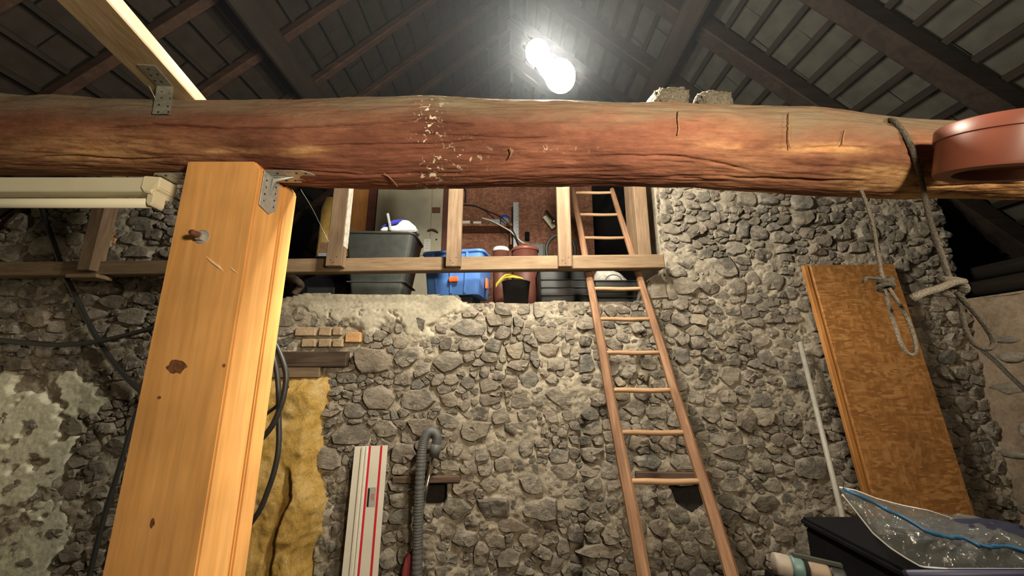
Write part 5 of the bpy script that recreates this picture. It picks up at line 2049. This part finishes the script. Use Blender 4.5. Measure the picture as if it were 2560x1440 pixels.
wire([(1150, 512, 4.98), (1185, 514, 4.97), (1215, 526, 4.95), (1250, 542, 4.68), (1272, 562, 4.64), (1290, 592, 4.6), (1300, 622, 4.6), (1302, 650, 4.6)], .009, 'thin dark wire arching over the shelf end in the loft', 'cable')
wire([(1205, 545, 4.71), (1228, 552, 4.70), (1252, 564, 4.68), (1276, 578, 4.64), (1292, 594, 4.62), (1310, 608, 4.62), (1335, 612, 4.98)], .010, 'white wire hanging from the loft shelf to the straight edge', 'white_p')
wire([(1154, 470, 4.98), (1164, 476, 4.98), (1164, 506, 4.98)], .010, 'short dark wire dropping from the beam beside the cream door', 'cable')
m = MB()
c = P(1318, 590, 4.95)
m.box((c.x, 4.955, c.z), (.065, .05, .12))
o = m.build('socket_box', M['dark_case'], None, False, .008)
tag(o, 'small dark socket box on the flake board wall', 'socket')
m = MB()
c0, c1 = P(1325, 612, 4.4), P(1362, 612, 4.4)
zt_ = P(0, 608, 4.4).z
m.box(((c0.x + c1.x) / 2, 4.55, (LF + .004 + zt_) / 2), (c1.x - c0.x, .3, zt_ - LF - .004))
o = m.build('dark_case', M['tub_black'], None, False, .02, 3)
tag(o, 'tall dark case behind the terracotta-lidded bucket', 'case')
m = MB()
cc = P(1402, 626, 4.3)
rr = world_w(36, 620, 4.3)
m.tube([cc + Vector((rr * math.cos(a), .0, rr * 1.15 * math.sin(a))) for a in np.linspace(0, 2 * math.pi, 33)], .022, 8, False)
m.tube([cc + Vector((0, 0, -rr * 1.1)), Vector((cc.x, cc.y, LF + .004))], .03, 8)
o = m.build('hoop', M['tub_black'], None, True)
tag(o, 'dark ring on a stand behind the middle upright', 'hoop')

# dark poles lying in the eaves
for (x, z, dx, dz, rr, lab_) in ((3.86, 2.235, .0, .0, .075, 'dark pole in the eaves, nearest the edge of the brown right-hand wall'), (4.06, 2.24, .05, .0, .08, 'dark pole in the eaves, second from the edge of the brown right-hand wall'), (3.97, 2.385, .03, .0, .07, 'dark pole lying on top of the two others in the eaves')):
    m = MB()
    m.tube([(x, -.5, z), (x + dx * .5, 1.6, z + dz), (x + dx, 3.6, z + .005)], [rr * .9, rr, rr * .85], 10)
    o = m.build('pole', M['roof_wood_y'], None, True)
    tag(o, lab_, 'pole', 'poles in the eaves')

# ------------------------------------------------------------------ lower right: trunk, clear bag, tool bag, caulking gun, sack
t = thing('storage_chest', 'dark navy chest under the clear zip bag', 'trunk', (1.75, 1.45, 0))
kz = P(0, 1427, 1.20).z
m = MB()
tx0, tx1 = P(2262, 1428, 1.20).x, P(2900, 1428, 1.20).x
m.box(((tx0 + tx1) / 2, 1.40, (kz - .03) / 2), (tx1 - tx0 - .02, .38, kz - .03))
m.build('chest_body', M['dark_case'], t, False, .01)
m = MB()
m.box(((tx0 + tx1) / 2, 1.40, kz - .015), (tx1 - tx0, .40, .03))
m.build('chest_lid', M['dark_case'], t, False, .010, 2)
m = MB()
m.tube([(tx0, 1.197, kz - .008), (tx1, 1.197, kz - .008)], .012, 10)
m.build('lid_lip', M['navy_lip'], t, True)

bg = thing('zip_bag', 'clear plastic bag with a blue zip holding dark bedding, lower right', 'bag', ((tx0 + tx1) / 2, 1.4, kz))
TOPC = [(2098, 1218), (2140, 1226), (2190, 1246), (2250, 1262), (2320, 1276), (2390, 1300), (2440, 1306), (2470, 1300), (2520, 1322), (2580, 1352), (2680, 1390)]
BOTC = [(2104, 1236), (2136, 1276), (2180, 1332), (2222, 1368), (2262, 1394), (2300, 1416), (2370, 1422), (2430, 1422), (2500, 1422), (2590, 1422), (2690, 1424)]
ZIPC = [(2102, 1226), (2150, 1256), (2200, 1290), (2250, 1318), (2310, 1344), (2370, 1362), (2420, 1374), (2460, 1388), (2520, 1398), (2590, 1408), (2690, 1415)]


def poly_at(pts, u):
    x = [p[0] for p in pts]
    y = [p[1] for p in pts]
    f = u * (len(pts) - 1)
    return np.interp(f, range(len(pts)), x), np.interp(f, range(len(pts)), y)


nu, nv = 90, 34
for side in (0, 1):
    vs, fs = [], []
    for i in range(nu + 1):
        u = i / nu
        tx, ty = poly_at(TOPC, u)
        bx, by = poly_at(BOTC, u)
        pt_, pb_ = P(tx, ty, 1.40), P(bx, by, 1.215)
        if side:
            pb_ = P(bx + 6, by - 4, 1.42)
            pb_ = Vector((pb_.x, pb_.y, max(pb_.z, kz + .006)))
        for j in range(nv + 1):
            v = j / nv
            p = pt_.lerp(pb_, v)
            bul = math.sin(math.pi * v) ** .8 * math.sin(math.pi * min(1, u * 1.6 + .02) * .5)
            cr = (float(fbm(u * 10, v * 3.4 - u * 3, 181 + side, 4)) - .5) * .05 * min(1, 4 * v) * min(1, 4 * (1 - v)) * min(1, u * 3 + .12)
            p += Vector((0, -.035 * bul + cr, .04 * bul + cr * .5)) if not side else Vector((0, .05 * bul, .02 * bul + cr * .6))
            vs.append(tuple(p))
    for i in range(nu):
        for j in range(nv):
            a = i * (nv + 1) + j
            fs.append((a, a + 1, a + nv + 2, a + nv + 1))
    if not side:
        front = list(vs)
    m = MB()
    m.add(vs, fs)
    m.build('clear_film', M['film'], bg, True)
m = MB()
pts = []
zx, zy = [p[0] for p in ZIPC], [p[1] for p in ZIPC]
for i in range(1, nu):
    u = i / nu
    tx, ty = poly_at(TOPC, u)
    bx, by = poly_at(BOTC, u)
    v = float(np.clip((np.interp(tx, zx, zy) - ty) / (by - ty), .05, .95))
    row = [Vector(front[i * (nv + 1) + j]) for j in range(nv + 1)]
    f = v * nv
    j = int(f)
    pts.append(row[j].lerp(row[min(j + 1, nv)], f - j) + Vector((0, -.006, .003)))
vs, fs = [], []
for i, p in enumerate(pts):
    hw = .0058 + .0012 * math.sin(i * .7)
    for (dy, dz) in ((0, hw), (-.003, 0), (0, -hw), (.003, 0)):
        vs.append((p.x, p.y + dy, p.z + dz))
for i in range(len(pts) - 1):
    for k in range(4):
        a, b_ = i * 4 + k, i * 4 + (k + 1) % 4
        fs.append((a, b_, b_ + 4, a + 4))
m.add(vs, fs)
m.build('blue_zip', M['zip_blue'], bg, True)
for nm, ids in (('top_seam_glint', [i * (nv + 1) for i in range(0, nu + 1, 2)]), ('bottom_seam_glint', [i * (nv + 1) + nv for i in range(0, nu + 1, 2)])):  # film seams as pale tubes, their bright highlight put into the colour
    m = MB()
    m.tube([Vector(front[i]) + Vector((0, -.002, 0)) for i in ids], .0026, 6)
    m.build(nm, M['seam_glint'], bg, True)
bm = bmesh.new()
bmesh.ops.create_icosphere(bm, subdivisions=5, radius=1)
c = Vector((P(2480, 1400, 1.30).x, 1.345, kz + .034))
for v in bm.verts:
    q = v.co
    f = 1 + .35 * (float(fbm(q.x * 2.4 + 7, q.y * 2 + q.z * 2.4, 191, 3)) - .5) + .16 * (float(fbm(q.x * 7 + 3, q.y * 6 + q.z * 7, 192, 2)) - .5)
    sx = math.copysign(abs(q.x) ** .75, q.x)
    v.co = c + Vector((sx * .225 * f, q.y * .068 * f, q.z * .040 * f))
me = bpy.data.meshes.new('bedding')
bm.to_mesh(me)
bm.free()
link('bedding', me, M['navy'], bg, True)

# black sack behind and the tool bag with the caulking gun
bm = bmesh.new()
bmesh.ops.create_icosphere(bm, subdivisions=4, radius=1)
c = Vector((P(2205, 1400, 2.05).x, 2.10, .37))
for v in bm.verts:
    q = v.co
    f = 1 + .4 * (float(fbm(q.x * 2.4 + 1, q.y * 2 + q.z * 2.4, 201, 3)) - .5)
    q = Vector([math.copysign(abs(w_) ** .7, w_) for w_ in q])
    v.co = c + Vector((q.x * .26 * f, q.y * .17 * f, q.z * .34 * f))
for v in bm.verts:
    v.co.z = max(v.co.z, .004)
me = bpy.data.meshes.new('black_sack')
bm.to_mesh(me)
bm.free()
o = link('black_sack', me, M['black'], None, True)
tag(o, 'lumpy black sack in the shade in front of the flake board', 'sack')
t = thing('tool_bag', 'open black tool bag under the caulking gun', 'bag', (P(2020, 1440, 1.16).x, 1.16, 0))
kz2 = P(0, 1437, 1.20).z
xa, xb = P(1908, 1440, 1.16).x, P(2140, 1440, 1.16).x
m = MB()
m.prism([(xa + .03, 1.06, .004), (xb - .02, 1.06, .004), (xb, 1.06, kz2 - .05), (xb - .05, 1.06, kz2), (xa + .02, 1.06, kz2), (xa, 1.06, kz2 - .06)], (0, .20, 0))
m.build('bag_body', M['dark_case'], t, False, .03, 3)
m = MB()
m.tube(smooth_path([Vector((xa + .03, 1.10, kz2 - .02)), Vector((xa + .08, 1.07, kz2 + .012)), Vector((xb - .10, 1.07, kz2 + .010)), Vector((xb - .04, 1.10, kz2 - .02))], 6), .010, 6)
m.build('bag_handle', M['black'], t, True)
g0, g1 = P(1934, 1408, 1.20), P(2110, 1448, 1.15)
d = (g1 - g0).normalized()
t = thing('caulking_gun', 'pale and teal caulking gun lying on the black tool bag', 'tool', tuple(g0))
rr = world_w(26, 1410, 1.2)


def cyl(name, a, b_, r, mat):
    m = MB()
    L = (g1 - g0).length
    m.lathe([(.001, 0), (r * .93, 0), (r, .006), (r, (b_ - a) * L - .006), (r * .93, (b_ - a) * L), (.001, (b_ - a) * L)], g0 + d * (a * L), d, 24)
    return m.build(name, mat, t, True)


cyl('nozzle_cap', 0, .24, rr * .95, M['nozzle'])
cyl('teal_collar', .24, .42, rr, M['teal'])
cyl('black_ring', .42, .48, rr * 1.06, M['black'])
cyl('barrel', .48, .78, rr * .95, M['beige'])
cyl('barrel_end', .78, 1.0, rr * .9, M['black'])
m = MB()
m.bar(g0 + d * .05 + Vector((0, .0, rr * 1.15)), g1 + Vector((0, 0, rr * 1.1)), .012, .008)
m.build('push_rod', M['tub_black'], t)

# a few cobweb threads
for pts, lab_ in (([(752, 474, 1.6), (780, 520, 2.2), (800, 560, 2.6), (822, 604, 2.72)], 'single cobweb thread slanting from the zinc bracket to the first upright'),
                  ([(330, 92, 1.10), (346, 150, 1.16), (366, 200, 1.22), (400, 270, 1.235)], 'single cobweb thread hanging across the joist strap')):
    m = MB()
    m.tube(smooth_path([P(*p) for p in pts], 5), .0011, 4)
    o = m.build('cobweb_thread', M['cobweb'], None)
    tag(o, lab_, 'cobweb')
